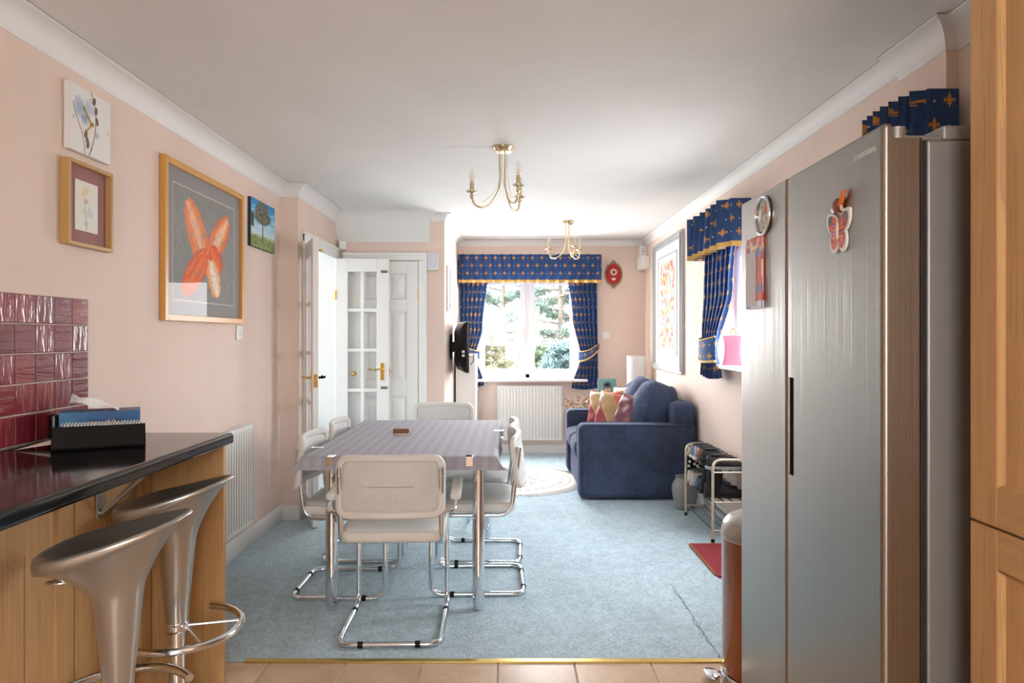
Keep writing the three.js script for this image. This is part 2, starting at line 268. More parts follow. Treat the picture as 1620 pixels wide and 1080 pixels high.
// ---------------------------------------------------------------- the room
const H = 2.39;
struct(add('floor', bx(-1.66, 1.6, -0.06, 0, 2.747, 7.7), M.carpet), 'pale blue fitted carpet');
const kfloor = struct(add('kitchen_floor', bx(-1.8, 1.75, -0.06, -0.004, -2.5, 2.747), M.grout), 'beige ceramic kitchen floor tiles');
{
  const g = [0, 1, 2, 3].map((k) => { const b = new RoundedBoxGeometry(0.3, 0.012, 0.3, 2, 0.003); return boxUV(b, k % 2 === 1, k * 0.23, k * 0.41); });
  const mats = [0.94, 1, 1.05].map((k) => std({ color: lin(0.95 * k, 0.9 * k, 0.84 * k), map: floorTile, roughness: 0.32, bumpMap: plasterBump, bumpScale: 0.0006 })), r = rng(3);
  for (let j = 0; j < 17; j++) for (let i = -5; i <= 5; i++) {
    const x = -0.046 + 0.1525 + i * 0.305; if (x < -1.75 || x > 1.7) continue;
    const t = add('floor_tile', g[Math.floor(r() * 4)], mats[Math.floor(r() * 3)], kfloor); t.position.set(x, -0.0055 + 0.001 * r(), -(2.747 - 0.157 - j * 0.305));
  }
}
struct(add('trim_1', merge(bx(-1.064, 1.56, -0.002, 0.007, 2.732, 2.762, 0.003)), std({ color: lin(0.55, 0.4, 0.12), metalness: 1, roughness: 0.3 })), 'brass strip between carpet and kitchen tiles');
// the patch of carpet let in beside the fridge, its cut edges frayed
{
  struct(add('carpet_patch', bx(0.857, 1.5, -0.004, 0.0035, 2.766, 3.565, 0.002), M.carpet), 'square of blue carpet let in with frayed seams');
  const r = rng(17), pts = []; for (let i = 0; i <= 60; i++) pts.push([0.853 + 0.009 * Math.sin(i * 0.31) * Math.sin(i * 0.12 + 1) + 0.005 * (r() - 0.5), 0.0012 + 0.0015 * Math.sin(i * 0.9), -(2.77 + i * 0.0132)]);
  add('frayed_seam', pipe(pts, (t) => 0.0016 + 0.0008 * Math.sin(t * 70), 0, 6), std({ color: lin(0.2, 0.23, 0.24), roughness: 1 }), scene.children[scene.children.length - 1]);
}
struct(add('ceiling', bx(-3.5, 1.95, H, H + 0.2, -2.6, 8), M.ceiling), 'white ceiling');
struct(add('wall_left', bx(-1.8, -1.64, -0.06, H, -2.5, 4.88), M.wall), 'pale pink wall with the pictures');
struct(add('wall_alcove', merge(bx(-1.66, -1.514, -0.06, H, 4.8805, 5.08), bx(-1.66, -1.514, 2.0, H, 5.08, 5.94), bx(-1.66, -1.514, -0.06, H, 5.94, 6.8)), M.wall), 'pink wall with the glazed doors to the hall');
struct(add('wall_alcove_rear', bx(-1.513, -0.574, -0.06, H, 6.02, 6.14), M.wall), 'pink wall with the cupboard door');
struct(add('wall_lounge', bx(-0.70, -0.574, -0.06, H, 6.141, 7.649), M.wall), 'pink wall carrying the television');
struct(add('wall_back', merge(bx(-0.75, -0.38, -0.06, H, 7.65, 7.93), bx(0.79, 1.8, -0.06, H, 7.65, 7.93), bx(-0.38, 0.79, -0.06, 0.84, 7.65, 7.93), bx(-0.38, 0.79, 2.0, H, 7.65, 7.93)), M.wall), 'pink wall round the garden window');
struct(add('wall_right', merge(bx(1.52, 1.8, -0.06, H, 5.0, 7.65), bx(1.52, 1.8, -0.06, 1.115, 4.32, 5.0), bx(1.52, 1.8, 1.98, H, 4.32, 5.0), bx(1.52, 1.8, -0.06, 2.02, 4.3, 4.319), bx(1.52, 1.8, -0.06, H, 2.376, 3.56), bx(1.52, 1.8, -0.06, 0.0, 3.56, 4.30), bx(1.52, 1.8, 2.02, H, 3.56, 4.319), bx(1.56, 1.8, -0.06, H, -2.5, 2.376)), M.wall), 'pink wall with the side window');
struct(add('wall_kitchen', merge(bx(-1.8, -0.9, -0.06, H, -2.6, -2.4), bx(0.9, 1.8, -0.06, H, -2.6, -2.4), bx(-0.9, 0.9, -0.06, 0.98, -2.6, -2.4), bx(-0.9, 0.9, 2.2, H, -2.6, -2.4)), M.wall), 'pink kitchen wall with a wide window');
struct(add('hall_floor', bx(-3.4, -1.66, -0.06, 0, 4.3, 6.8), M.carpet), 'pale carpet of the hall');
struct(add('wall_hall', merge(bx(-3.4, -1.8, 0, H, 4.3, 4.4), bx(-3.4, -1.66, 0, H, 6.7, 6.8), bx(-3.5, -3.4, -0.06, H, 4.3, 4.8), bx(-3.5, -3.4, -0.06, H, 6.4, 6.8), bx(-3.5, -3.4, -0.06, 0.85, 4.8, 6.4), bx(-3.5, -3.4, 2.15, H, 4.8, 6.4)), M.hallWall), 'white walls of the hall');

// coving: a wide pattern on the dining side, a narrower one in the lounge end
function cove(drop, out) { const p = [[0, H - drop], [0.006, H - drop], [0.006, H - drop + 0.008]]; for (let k = 0; k <= 8; k++) { const a = k / 8 * Math.PI / 2; p.push([0.008 + (out - 0.016) * (1 - Math.cos(a)), H - drop + 0.008 + (drop - 0.016) * Math.sin(a)]); } p.push([out - 0.006, H - 0.006], [out, H - 0.006], [out, H], [0, H]); return p; }
struct(add('trim_2', moulding([[-1.64, -2.4], [-1.64, 4.88], [-1.514, 4.88], [-1.514, 5.9]], cove(0.087, 0.087), 1), M.whiteMatt), 'white plaster coving above the picture wall');
struct(add('trim_3', moulding([[1.52, 2.63], [1.52, 7.65], [-0.574, 7.65], [-0.574, 6.02], [-0.72, 6.02]], cove(0.07, 0.066), -1), M.whiteMatt), 'white plaster coving round the lounge end');
struct(add('trim_4', moulding([[1.56, -2.4], [1.56, 2.376], [1.52, 2.376], [1.52, 2.66]], cove(0.09, 0.09), -1), M.whiteMatt), 'white plaster coving of the kitchen end');
// the underside of the stairs, boxed in above the cupboard door
{
  const prof = (v) => v < 0.45 ? (() => { const a = v / 0.45 * Math.PI / 2; return [5.80 + 0.115 * (Math.sin(a)), H - 0.075 * (1 - Math.cos(a))]; })() : (() => { const t = (v - 0.45) / 0.55; return [5.915 + 0.10 * t, H - 0.075 - 0.174 * t]; })();
  const right = (v) => v < 0.45 ? -0.612 - 0.085 * Math.sin(v / 0.45 * Math.PI / 2) : -0.697 - 0.006 * (v - 0.45);
  const front = grid(10, 20, (u, v) => { const [d, y] = prof(v); return [lerp(-1.52, right(v), u), y, -d]; }), side = grid(2, 20, (u, v) => { const [d, y] = prof(v); return [right(v), y, -lerp(d, 6.03, u)]; }), under = grid(2, 2, (u, v) => [lerp(-1.52, right(1), u), H - 0.249, -lerp(6.015, 6.03, v)]);
  struct(add('trim_5', boxUV(merge(front, side, under)), std({ color: lin(0.80, 0.79, 0.765), roughness: 0.8, side: THREE.DoubleSide })), 'white sloping stair soffit above the cupboard door');
}
// skirting boards
const skirt = [[0, 0.104], [0.007, 0.102], [0.009, 0.09], [0.014, 0.082], [0.014, 0.074], [0.017, 0.07], [0.017, 0], [0, 0]];
struct(add('baseboard_left', moulding([[-1.64, 2.62], [-1.64, 4.88], [-1.514, 4.88], [-1.514, 5.0]], skirt, 1), M.white), 'white skirting board below the radiator');
struct(add('baseboard_back', moulding([[1.52, 4.31], [1.52, 7.65], [-0.574, 7.65], [-0.574, 6.02], [-0.72, 6.02]], skirt, -1), M.white), 'white skirting board round the lounge end');

// red tiles above the breakfast bar
{
  const s = setting('splashback', [0, 0, 0], 0, 'glossy dark red square wall tiles with pale grout');
  add('grout_bed', bx(-1.642, -1.6335, 0.944, 1.452, 1.55, 2.642), M.grout, s);
  const r = rng(8), gs = [0, 1, 2, 3].map((k) => { const g = new RoundedBoxGeometry(0.012, 0.0965, 0.0945, 3, 0.003); return boxUV(g, k % 2 === 1, k * 0.31, k * 0.17); });
  const mats = [[0.15, 0.012, 0.02], [0.19, 0.016, 0.022], [0.23, 0.022, 0.025], [0.17, 0.02, 0.035]].map((c) => phys({ color: lin(...c), roughness: 0.2, bumpMap: glazeBump, bumpScale: 0.0016, clearcoat: 0.15, clearcoatRoughness: 0.1 }));
  for (let i = 0; i < 11; i++) for (let j = 0; j < 5; j++) { const t = add('wall_tile', gs[Math.floor(r() * 4)], mats[Math.floor(r() * 4)], s); t.position.set(-1.634 + 0.0012 * r(), 1.452 - 0.0515 - j * 0.1012, -(2.640 - 0.0485 - i * 0.0985)); t.rotation.set(0.004 * (r() - 0.5), 0.012 * (r() - 0.5), 0.012 * (r() - 0.5)); }
}

// ---------------------------------------------------------------- windows
function casement(name, w, h, sashes, label) {                       // in the xy plane, centred on x, from y = 0
  const g = new THREE.Group(); g.name = name; struct(g, label); scene.add(g);
  const b = (x0, x1, y0, y1, z0, z1) => bx(x0, x1, y0, y1, -z1, -z0, 0.006);
  add('window_frame', merge(b(-w / 2, -w / 2 + 0.05, 0, h, -0.035, 0.035), b(w / 2 - 0.05, w / 2, 0, h, -0.035, 0.035), b(-w / 2, w / 2, 0, 0.05, -0.035, 0.035), b(-w / 2, w / 2, h - 0.05, h, -0.035, 0.035), ...(sashes === 2 ? [b(-0.028, 0.028, 0, h, -0.035, 0.035)] : [])), M.white, g);
  for (let k = 0; k < sashes; k++) {
    const x0 = sashes === 2 ? (k ? 0.02 : -w / 2 + 0.04) : -w / 2 + 0.04, x1 = sashes === 2 ? (k ? w / 2 - 0.04 : -0.02) : w / 2 - 0.04, f = 0.062;
    const s = add('sash', merge(b(x0, x0 + f, 0.04, h - 0.04, -0.02, 0.05), b(x1 - f, x1, 0.04, h - 0.04, -0.02, 0.05), b(x0 + f, x1 - f, 0.04, 0.04 + f, -0.02, 0.05), b(x0 + f, x1 - f, h - 0.04 - f, h - 0.04, -0.02, 0.05)), M.white, g);
    add('pane', new THREE.PlaneGeometry(x1 - x0 - 2 * f + 0.01, h - 0.08 - 2 * f + 0.01).translate((x0 + x1) / 2, h / 2, 0.01), M.glass, s);
    if (k === 0) { const hd = add('window_handle', merge(b(x1 - 0.04, x1 - 0.016, 0.42 * h - 0.02, 0.42 * h + 0.07, 0.05, 0.058), b(x1 - 0.035, x1 - 0.021, 0.42 * h - 0.09, 0.42 * h + 0.05, 0.06, 0.078), b(x1 - 0.035, x1 - 0.021, 0.42 * h + 0.02, 0.42 * h + 0.05, 0.055, 0.07)), M.white, s); hd.userData.label = 'white casement handle'; add('handle_lock', b(x1 - 0.031, x1 - 0.025, 0.42 * h + 0.045, 0.42 * h + 0.065, 0.058, 0.0595), M.black, s); }
  }
  return g;
}
const win1 = casement('window_1', 1.17, 1.16, 2, 'white double casement window to the garden'); win1.position.set(0.205, 0.84, -7.80);
add('window_sill', bx(-0.66, 0.66, -0.03, 0.0, -0.27, 0.0, 0.008), M.white, win1);
const win2 = casement('window_2', 0.68, 0.865, 1, 'white side window beside the shoe rack'); win2.position.set(1.70, 1.115, -4.66); win2.rotation.y = -Math.PI / 2;
add('window_sill', bx(-0.36, 0.36, -0.028, 0.0, -0.27, 0.0, 0.008), M.white, win2);
const win3 = casement('window_3', 1.8, 1.22, 2, 'white wide kitchen window'); win3.position.set(0, 0.98, 2.5); win3.rotation.y = Math.PI;
const win4 = casement('window_4', 1.6, 1.3, 2, 'white hall window'); win4.position.set(-3.45, 0.85, -5.6); win4.rotation.y = Math.PI / 2;

// ---------------------------------------------------------------- doors
const lever = (s = 1) => curvePipe([[0, 0, 0], [0, 0, 0.045], [s * 0.02, 0.004, 0.052], [s * 0.07, -0.006, 0.05], [s * 0.115, 0.004, 0.047]], 14, (t) => 0.0085 - 0.002 * t, 8);
function glazedLeaf(name, w, h, hand, label) {                       // hinge on x = 0, leaf along +x, faces z; hand: which side has the bolts
  const g = new THREE.Group(); g.name = name; struct(g, label); scene.add(g);
  const st = 0.105, top = 0.115, bot = 0.16, mu = 0.03, rows = 5, pw = (w - 2 * st - mu) / 2, ph = (h - top - bot - (rows - 1) * mu) / rows, parts = [];
  const b = (x0, x1, y0, y1, z0 = -0.02, z1 = 0.02, r = 0.005) => bx(x0, x1, y0, y1, -z1, -z0, r);
  parts.push(b(0, st, 0, h), b(w - st, w, 0, h), b(st, w - st, 0, bot), b(st, w - st, h - top, h), b(st + pw, st + pw + mu, bot, h - top, -0.016, 0.016));
  for (let k = 1; k < rows; k++) { const y = bot + k * ph + (k - 1) * mu; parts.push(b(st, w - st, y, y + mu, -0.0155, 0.0155)); }
  add('leaf_frame', merge(parts), M.white, g);
  for (let k = 0; k < rows; k++) for (let c = 0; c < 2; c++) add('pane', new THREE.PlaneGeometry(pw + 0.006, ph + 0.006).translate(st + pw / 2 + c * (pw + mu), bot + ph / 2 + k * (ph + mu), 0), M.glass, g);
  for (const y of [0.32, h - 0.36]) add('hinge', merge(b(-0.007, 0.012, y, y + 0.085, -0.0235, 0.0235, 0.002), cyl(0.006, 0.006, 0.085, -0.004, y, 0.022)), M.brass, g);
  for (const s of [-1, 1]) { const hd = add('door_handle', merge(b(w - 0.075, w - 0.04, 0.925, 1.075, s > 0 ? 0.019 : -0.025, s > 0 ? 0.025 : -0.019, 0.003), lever(-1).scale(1, 1, s).translate(w - 0.0575, 1.02, s * 0.02)), M.brass, g); hd.userData.label = 'brass lever handle'; }
  add('lock_plate', merge(b(w - 0.001, w + 0.003, 0.955, 1.045, -0.012, 0.012, 0.001), b(w, w + 0.012, 0.99, 1.012, -0.006, 0.006, 0.002)), M.brass, g).userData.label = 'brass latch plate';
  if (hand) for (const y of [0.86, h - 0.115]) add('bolt', merge(b(w - 0.07, w - 0.012, y - 0.012, y + 0.012, 0.019, 0.024, 0.002), cyl(0.005, 0.005, 0.055, 0, 0, 0, 10).rotateZ(Math.PI / 2).translate(w - 0.012, y, 0.03)), std({ color: lin(0.25, 0.24, 0.22), metalness: 1, roughness: 0.35 }), g);
  return g;
}
const leafA = glazedLeaf('door_1', 0.46, 1.98, false, 'white glazed door leaf swung towards the dining table'); leafA.position.set(-1.506, 0.006, -5.075);
leafA.rotation.y = Math.atan2(-(5.075 - 4.655), 0.184);
add('knob', merge(cyl(0.006, 0.006, 0.02, 0, 0, 0, 10).rotateX(-Math.PI / 2), new THREE.SphereGeometry(0.012, 14, 10).translate(0, 0, -0.028)).translate(0.39, 1.90, -0.02), M.brass, leafA);
const leafB = glazedLeaf('door_2', 0.462, 1.98, true, 'white glazed door leaf folded back before the cupboard door'); leafB.position.set(-1.506, 0.006, -5.925); leafB.rotation.y = 0.02;
// frame of the double doors
{
  const g = setting('door_frame', [0, 0, 0], 0, 'white architrave of the glazed double doors');
  add('architrave', merge(bx(-1.516, -1.496, 0, 2.08, 4.998, 5.068, 0.006), bx(-1.516, -1.496, 0, 2.08, 5.952, 6.015, 0.006), bx(-1.516, -1.495, 2.005, 2.078, 4.998, 6.015, 0.006), bx(-1.516, -1.49, 2.06, 2.084, 4.994, 6.018, 0.006)), M.white, g);
  add('jamb', merge(bx(-1.665, -1.51, 0, 2.0, 5.062, 5.082, 0.002), bx(-1.665, -1.51, 0, 2.0, 5.938, 5.958, 0.002), bx(-1.665, -1.51, 1.985, 2.006, 5.07, 5.95, 0.002)), M.white, g);
}
// panelled cupboard door
{
  const g = setting('door_3', [-0.803, 0.006, 6.018], 0, 'white six panel cupboard door under the stairs'), w = 0.61, h = 1.965;
  const b = (x0, x1, y0, y1, z0, z1, r = 0.003) => bx(x0, x1, y0, y1, -z1, -z0, r), st = 0.1, cw = (w - 3 * st) / 2, rows = [[0.2, 0.78], [0.92, 1.53], [1.63, 1.86]];
  const fr = [b(-w, -w + st, 0, h, 0, 0.03), b(-st, 0, 0, h, 0, 0.03), b(-st - cw - st, -st - cw, 0, h, 0, 0.03)]; let y0 = 0; for (const [a, c] of [...rows, [h, h]]) { fr.push(b(-w + st, -st, y0, a, 0, 0.0298)); y0 = c; }
  add('leaf_frame', merge(fr), M.white, g);
  for (const [a, c] of rows) for (let k = 0; k < 2; k++) { const x0 = -w + st + k * (cw + st); add('panel', ringSlab(cw, c - a, 0.004, [[0, 0.03], [0.006, 0.022], [0.014, 0.018], [0.018, 0.015], [0.034, 0.0255], [Math.min(cw, c - a) / 2 - 0.001, 0.0255]], () => 0, 2).translate(x0 + cw / 2, (a + c) / 2, 0), M.white, g); }
  for (const y of [0.25, 1.62]) add('hinge', b(-0.002, 0.012, y, y + 0.09, 0.01, 0.034, 0.002), M.brass, g);
  add('architrave', merge(b(0.004, 0.072, -0.006, h + 0.006, 0, 0.036, 0.008), b(-w - 0.05, 0.072, h + 0.006, h + 0.068, 0, 0.036, 0.008), b(0.055, 0.078, -0.006, h + 0.06, 0, 0.044, 0.006), b(-w - 0.05, 0.078, h + 0.05, h + 0.075, 0, 0.044, 0.006)), M.white, g);
  add('door_knob', merge(cyl(0.02, 0.02, 0.006, 0, 0, 0, 16).rotateX(Math.PI / 2), new THREE.SphereGeometry(0.02, 16, 12).scale(1, 1, 0.8).translate(0, 0, 0.04), cyl(0.008, 0.008, 0.03, 0, 0, 0, 12).rotateX(Math.PI / 2)).translate(-w + 0.05, 0.98, 0.03), M.brass, g);
}

// half glazed back door behind the fridge
{
  const g = setting('door_4', [1.70, 0.006, 3.93], -Math.PI / 2, 'white half glazed back door'), b = (x0, x1, y0, y1, z0, z1) => bx(x0, x1, y0, y1, -z1, -z0, 0.004);
  add('leaf_frame', merge(b(-0.366, -0.256, 0, 2.01, 0, 0.045), b(0.256, 0.366, 0, 2.01, 0, 0.045), b(-0.256, 0.256, 0, 0.2, 0, 0.045), b(-0.256, 0.256, 0.8, 0.9, 0, 0.045), b(-0.256, 0.256, 1.9, 2.01, 0, 0.045)), M.white, g);
  add('panel', b(-0.256, 0.256, 0.2, 0.8, 0.012, 0.03), M.white, g); add('pane', new THREE.PlaneGeometry(0.52, 1.01).translate(0, 1.4, 0.02), M.glass, g); add('door_handle', merge(b(0.29, 0.33, 0.95, 1.15, 0.045, 0.052), lever(-1).translate(0.31, 1.07, 0.045)), M.brass, g);
}

// geometry given in room coordinates, added to a thing that stands elsewhere
const addAt = (name, geo, mat, g) => add(name, geo.translate(-g.position.x, -g.position.y, -g.position.z), mat, g);
// a framed oak door in the xy plane from (0,0) to (w,h), front towards +z
const oakPanelMats = [1, 0.95].map((k) => { const m = M.oak.clone(); m.color.multiplyScalar(k); return m; });
function shakerDoor(parent, w, h, x, y, d, turn, st = 0.078) {
  const b = (x0, x1, y0, y1, z0, z1, sw = false) => bx(x0, x1, y0, y1, -z1, -z0, 0.0025, 2, sw);
  const g = new THREE.Group(); g.name = 'cabinet_door'; parent.add(g); g.position.set(x, y, -d); g.rotation.y = turn; add('stile', b(0, st, 0, h, 0, 0.02), M.oak, g); add('stile', b(w - st, w, 0, h, 0, 0.02), M.oak, g);
  add('rail', merge(b(st, w - st, 0, st, 0, 0.0198, true)), oakPanelMats[1], g); add('rail', merge(b(st, w - st, h - st, h, 0, 0.0198, true)), oakPanelMats[1], g);
  add('panel', ringSlab(w - 2 * st, h - 2 * st, 0.002, [[0, 0.0198], [0.004, 0.0165], [0.008, 0.009], [0.011, 0.0085], [Math.min(w, h) / 2 - st - 0.001, 0.0085]], () => 0, 2).translate(w / 2, h / 2, 0), oakPanelMats[0], g);
  return g;
}
// ---- breakfast bar
tag(add('worktop', (() => { const s = new THREE.Shape(); s.moveTo(-1.638, 0.903); s.lineTo(-1.056, 0.903); s.quadraticCurveTo(-1.046, 0.903, -1.046, 0.913); s.lineTo(-1.046, 0.928); s.quadraticCurveTo(-1.046, 0.943, -1.061, 0.943); s.lineTo(-1.638, 0.943); s.closePath(); return boxUV(new THREE.ExtrudeGeometry(s, { depth: 2.09, bevelEnabled: true, bevelThickness: 0.004, bevelSize: 0.004, bevelOffset: -0.004, bevelSegments: 2, curveSegments: 6 }).translate(0, 0, -2.586)); })(), M.worktop), 'polished black speckled stone worktop of the breakfast bar', 'worktop');
tag(add('end_panel', bx(-1.637, -1.066, 0.002, 0.902, 2.545, 2.568, 0.002), M.oak), 'wide plain oak end panel holding up the breakfast bar', 'panel');
for (const [d0, d1, what] of [[2.09, 2.54, 'against the bar end panel'], [1.6, 2.09, 'behind the nearer silver stool'], [1.1, 1.6, 'at the unlit start of the breakfast bar']]) {
  const c = thing('base_cabinet', `shallow oak base cabinet under the black worktop ${what}`, 'cabinet', [-1.48, 0, (d0 + d1) / 2]);
  addAt('carcass', bx(-1.636, -1.350, 0.1, 0.902, d0 + 0.001, d1 - 0.001, 0.002), M.oak, c); addAt('plinth', bx(-1.636, -1.39, 0.002, 0.1, d0 + 0.001, d1 - 0.001), M.oak, c);
  addAt('filler', bx(-1.350, -1.330, 0.1, 0.9, d0 + 0.002, d0 + 0.088, 0.002), M.oak, c);
  shakerDoor(c, d1 - d0 - 0.094, 0.79, -1.35 + 1.48, 0.105, (d0 + 0.09) - (d0 + d1) / 2, Math.PI / 2, 0.07);
}
{
  const b = thing('worktop_bracket', 'grey metal bracket bracing the worktop above the far stool', 'bracket', [-1.33, 0.7, 2.2]);
  addAt('strut', merge(bx(-1.329, -1.322, 0.72, 0.902, 2.19, 2.23, 0.002), bx(-1.329, -1.12, 0.895, 0.902, 2.19, 2.23, 0.002)), M.silver, b); addAt('brace', pipe([V(-1.322, 0.735, 2.21), V(-1.14, 0.893, 2.21)], 0.008, 0, 8), M.silver, b);
}
// ---- bar stools
function barStool(label, x, d, turn, ringTurn, lift) {
  const g = thing('bar_stool', label, 'stool', [x, 0, d], turn, 'silver bar stools');
  // plan of the rim: broad and square in front (-x), narrow at the raised back lip (+x)
  const pw = (c, e) => Math.sign(c) * Math.abs(c) ** e, rimX = (a) => pw(Math.cos(a), 0.7), up = (a) => (1 + rimX(a)) / 2, rim = (a) => [0.18 * rimX(a), pw(Math.sin(a), 0.8) * lerp(0.178, 0.125, up(a) ** 1.3)], hgt = (a) => 0.738 + 0.084 * up(a) ** 1.3, band = (a) => 0.006 + 0.034 * (1 - up(a)) ** 0.8;
  const rows = [], y0 = 0.33 + lift, neck = 0.605 + lift;
  for (let k = 0; k <= 8; k++) { const t = k / 8, q = lerp(0.036, 0.061, t ** 1.15); rows.push((a) => [q * Math.cos(a), lerp(y0, neck, t), q * Math.sin(a)]); }
  for (let k = 1; k <= 16; k++) { const s = k / 16, f = s ** 1.6; rows.push((a) => { const [x, z] = rim(a); return [lerp(0.061 * Math.cos(a), x, f), lerp(neck, hgt(a) - band(a), lerp(s, 1 - (1 - s) ** 1.3, s * s)), lerp(0.061 * Math.sin(a), z, f)]; }); }
  for (const [k, g2] of [[0.35, 1.014], [0.7, 1.014], [0.95, 1.0]]) rows.push((a) => { const [x, z] = rim(a); return [x * g2, hgt(a) - band(a) * (1 - k), z * g2]; });
  for (const [g2, u2] of [[0.97, 0.003], [0.93, 0.0]]) rows.push((a) => { const [x, z] = rim(a); return [x * g2, hgt(a) + u2, z * g2]; });
  for (let k = 1; k <= 10; k++) { const s = k / 10; rows.push((a) => { const [x, z] = rim(a), g2 = 0.93 * (1 - s) + 0.002; return [x * g2, lerp(hgt(a), 0.70, 1 - (1 - s) ** 2), z * g2]; }); }
  add('seat', grid(72, rows.length - 1, (u, v) => { const a = -u * 2 * Math.PI; return rows[Math.round(v * (rows.length - 1))](a); }, (u, v) => [u, v], true), M.silver, g);
  add('collar', lathe([[0.0, y0 - 0.028], [0.038, y0 - 0.028], [0.039, y0 - 0.02], [0.039, y0 + 0.004], [0.034, y0 + 0.006]], 28), M.chrome, g);
  add('column', lathe([[0.026, 0.02], [0.026, y0 - 0.02], [0.0, y0 - 0.02]], 24), M.chrome, g);
  add('base', lathe([[0, 0], [0.19, 0], [0.195, 0.004], [0.19, 0.009], [0.1, 0.016], [0.04, 0.026], [0.028, 0.04], [0.026, 0.06]], 40), M.chrome, g);
  const ring = [], ry = y0 - 0.018; for (let k = 0; k <= 30; k++) { const a = ringTurn + (k / 30 - 0.5) * 3.5; ring.push([0.2 * Math.cos(a) * 0.96 + 0.02 * Math.cos(ringTurn), ry, -0.2 * Math.sin(a) * 0.96 - 0.02 * Math.sin(ringTurn)]); }
  const f = add('footrest', pipe(ring, 0.0125, 0, 12), M.chrome, g);
  for (const da of [-0.5, 0.5]) add('spoke', pipe([[0.03 * Math.cos(ringTurn), y0 - 0.008, -0.03 * Math.sin(ringTurn)], [0.205 * Math.cos(ringTurn + da), ry + 0.004, -0.205 * Math.sin(ringTurn + da)]], 0.006, 0, 8), M.chrome, f);
  add('lift_lever', merge(curvePipe([[-0.04, 0.66 + lift, 0.05], [-0.07, 0.667 + lift, 0.065], [-0.1, 0.672 + lift, 0.075]], 8, 0.005, 8), new THREE.SphereGeometry(0.016, 14, 8).scale(1.9, 0.5, 1.0).translate(-0.115, 0.672 + lift, 0.08)), M.chrome, g);
}
barStool('silver scoop bar stool standing before the oak doors, away from the end panel', -1.06, 1.85, 0.08, 2.4, 0.0);
barStool('silver scoop bar stool standing close to the oak end panel', -1.14, 2.34, 0.04, -0.3, 0.0);
// ---- things on the bar
{
  const g = thing('tissue_box', 'blue tissue box printed with berries on the black worktop', 'tissue box', [-1.47, 0.943, 2.46], 0.48);
  const print = drawn(512, 256, (c, w, h) => {
    const gr = c.createLinearGradient(0, 0, w, h); gr.addColorStop(0, '#1f86c4'); gr.addColorStop(0.5, '#0f62a6'); gr.addColorStop(1, '#1a7fbd'); c.fillStyle = gr; c.fillRect(0, 0, w, h);
    c.fillStyle = 'rgba(70,150,170,.7)'; for (const [x, y, a] of [[60, 90, -0.4], [20, 140, 0.2], [470, 170, 0.6]]) { c.save(); c.translate(x, y); c.rotate(a); c.beginPath(); c.ellipse(0, 0, 60, 16, 0, 0, 7); c.fill(); c.restore(); }
    const r = rng(21); for (let i = 0; i < 420; i++) { const x = 110 + r() * 370, y = 62 + r() * 190; if (y < 100 - 20 * Math.sin((x - 110) / 370 * 3.14)) continue; c.fillStyle = ['#2a1820', '#4a2430', '#241a2c', '#d8724a', '#f0c8b0', '#6a2a34'][Math.floor(r() * 6)]; c.beginPath(); c.arc(x, y, 4 + r() * 6, 0, 7); c.fill(); }
  });
  const m = [M.black, std({ map: print, roughness: 0.35 })], box = new THREE.BoxGeometry(0.245, 0.1, 0.12);
  add('carton', box.translate(0, 0.05, 0), std({ map: print, color: lin(0.7, 0.7, 0.72), roughness: 0.45 }), g);
  add('tissue', grid(16, 8, (u, v) => [-0.085 + 0.14 * u + 0.03 * (1 - u) * (v - 0.5), 0.1 + 0.062 * Math.pow(1 - u, 0.8) * (0.4 + 0.6 * Math.sin(v * 3.1)) + 0.006 * Math.sin(u * 9 + v * 7), -0.04 + 0.075 * v + 0.012 * Math.sin(u * 8)], (u, v) => [u, v]), std({ color: lin(0.82, 0.81, 0.79), roughness: 0.9, side: THREE.DoubleSide }), g).userData.label = 'crumpled white tissue';
  const c = thing('desk_calendar', 'black spiral bound desk calendar standing before the tissue box', 'calendar', [-1.35, 0.943, 2.25], 0.44);
  add('cover', merge(bx(-0.132, 0.132, 0, 0.076, -0.004, 0.0, 0.0015).rotateX(-0.38).translate(0, 0, 0.032), bx(-0.132, 0.132, 0, 0.076, 0.0, 0.003, 0.0015).rotateX(0.38).translate(0, 0, -0.032)), phys({ color: lin(0.004, 0.004, 0.004), roughness: 0.7, specularIntensity: 0.3 }), c);
  add('page_block', bx(-0.128, 0.128, 0.002, 0.072, -0.016, -0.005, 0.002).rotateX(-0.38).translate(0, 0, 0.03), std({ color: lin(0.006, 0.005, 0.005), roughness: 0.9 }), c);
  const coil = []; for (let k = 0; k <= 25 * 10; k++) { const a = k / 10 * 2 * Math.PI; coil.push([-0.105 + 0.23 * k / 250, 0.0745 + 0.0085 * Math.sin(a), 0.004 + 0.009 * Math.cos(a)]); }
  add('spiral', pipe(coil, 0.0019, 0, 6), std({ color: lin(0.75, 0.76, 0.78), metalness: 0.3, roughness: 0.35 }), c).userData.label = 'white wire spiral';
  add('spine', bx(-0.105, 0.125, 0.072, 0.0745, -0.005, 0.0005, 0.001), std({ color: lin(0.7, 0.72, 0.74), roughness: 0.5 }), c);
  const p = thing('folded_paper', 'small folded beige paper lying beside the calendar', 'paper', [-1.53, 0.943, 2.2], 0.5);
  add('sheet', grid(6, 4, (u, v) => [-0.055 + 0.11 * u, 0.0015 + 0.03 * u * (0.5 + 0.5 * Math.sin(v * 3.1)), -0.03 + 0.06 * v * u + 0.03 * (1 - u)]), std({ color: lin(0.62, 0.54, 0.45), roughness: 0.8, side: THREE.DoubleSide }), p);
  tag(add('black_tin', lathe([[0, 0], [0.016, 0], [0.018, 0.004], [0.018, 0.082], [0.016, 0.088], [0, 0.09]], 24).translate(-1.612, 0.943, -2.42), M.blackGloss), 'small black tin between the tissue box and the tiles', 'tin');
}
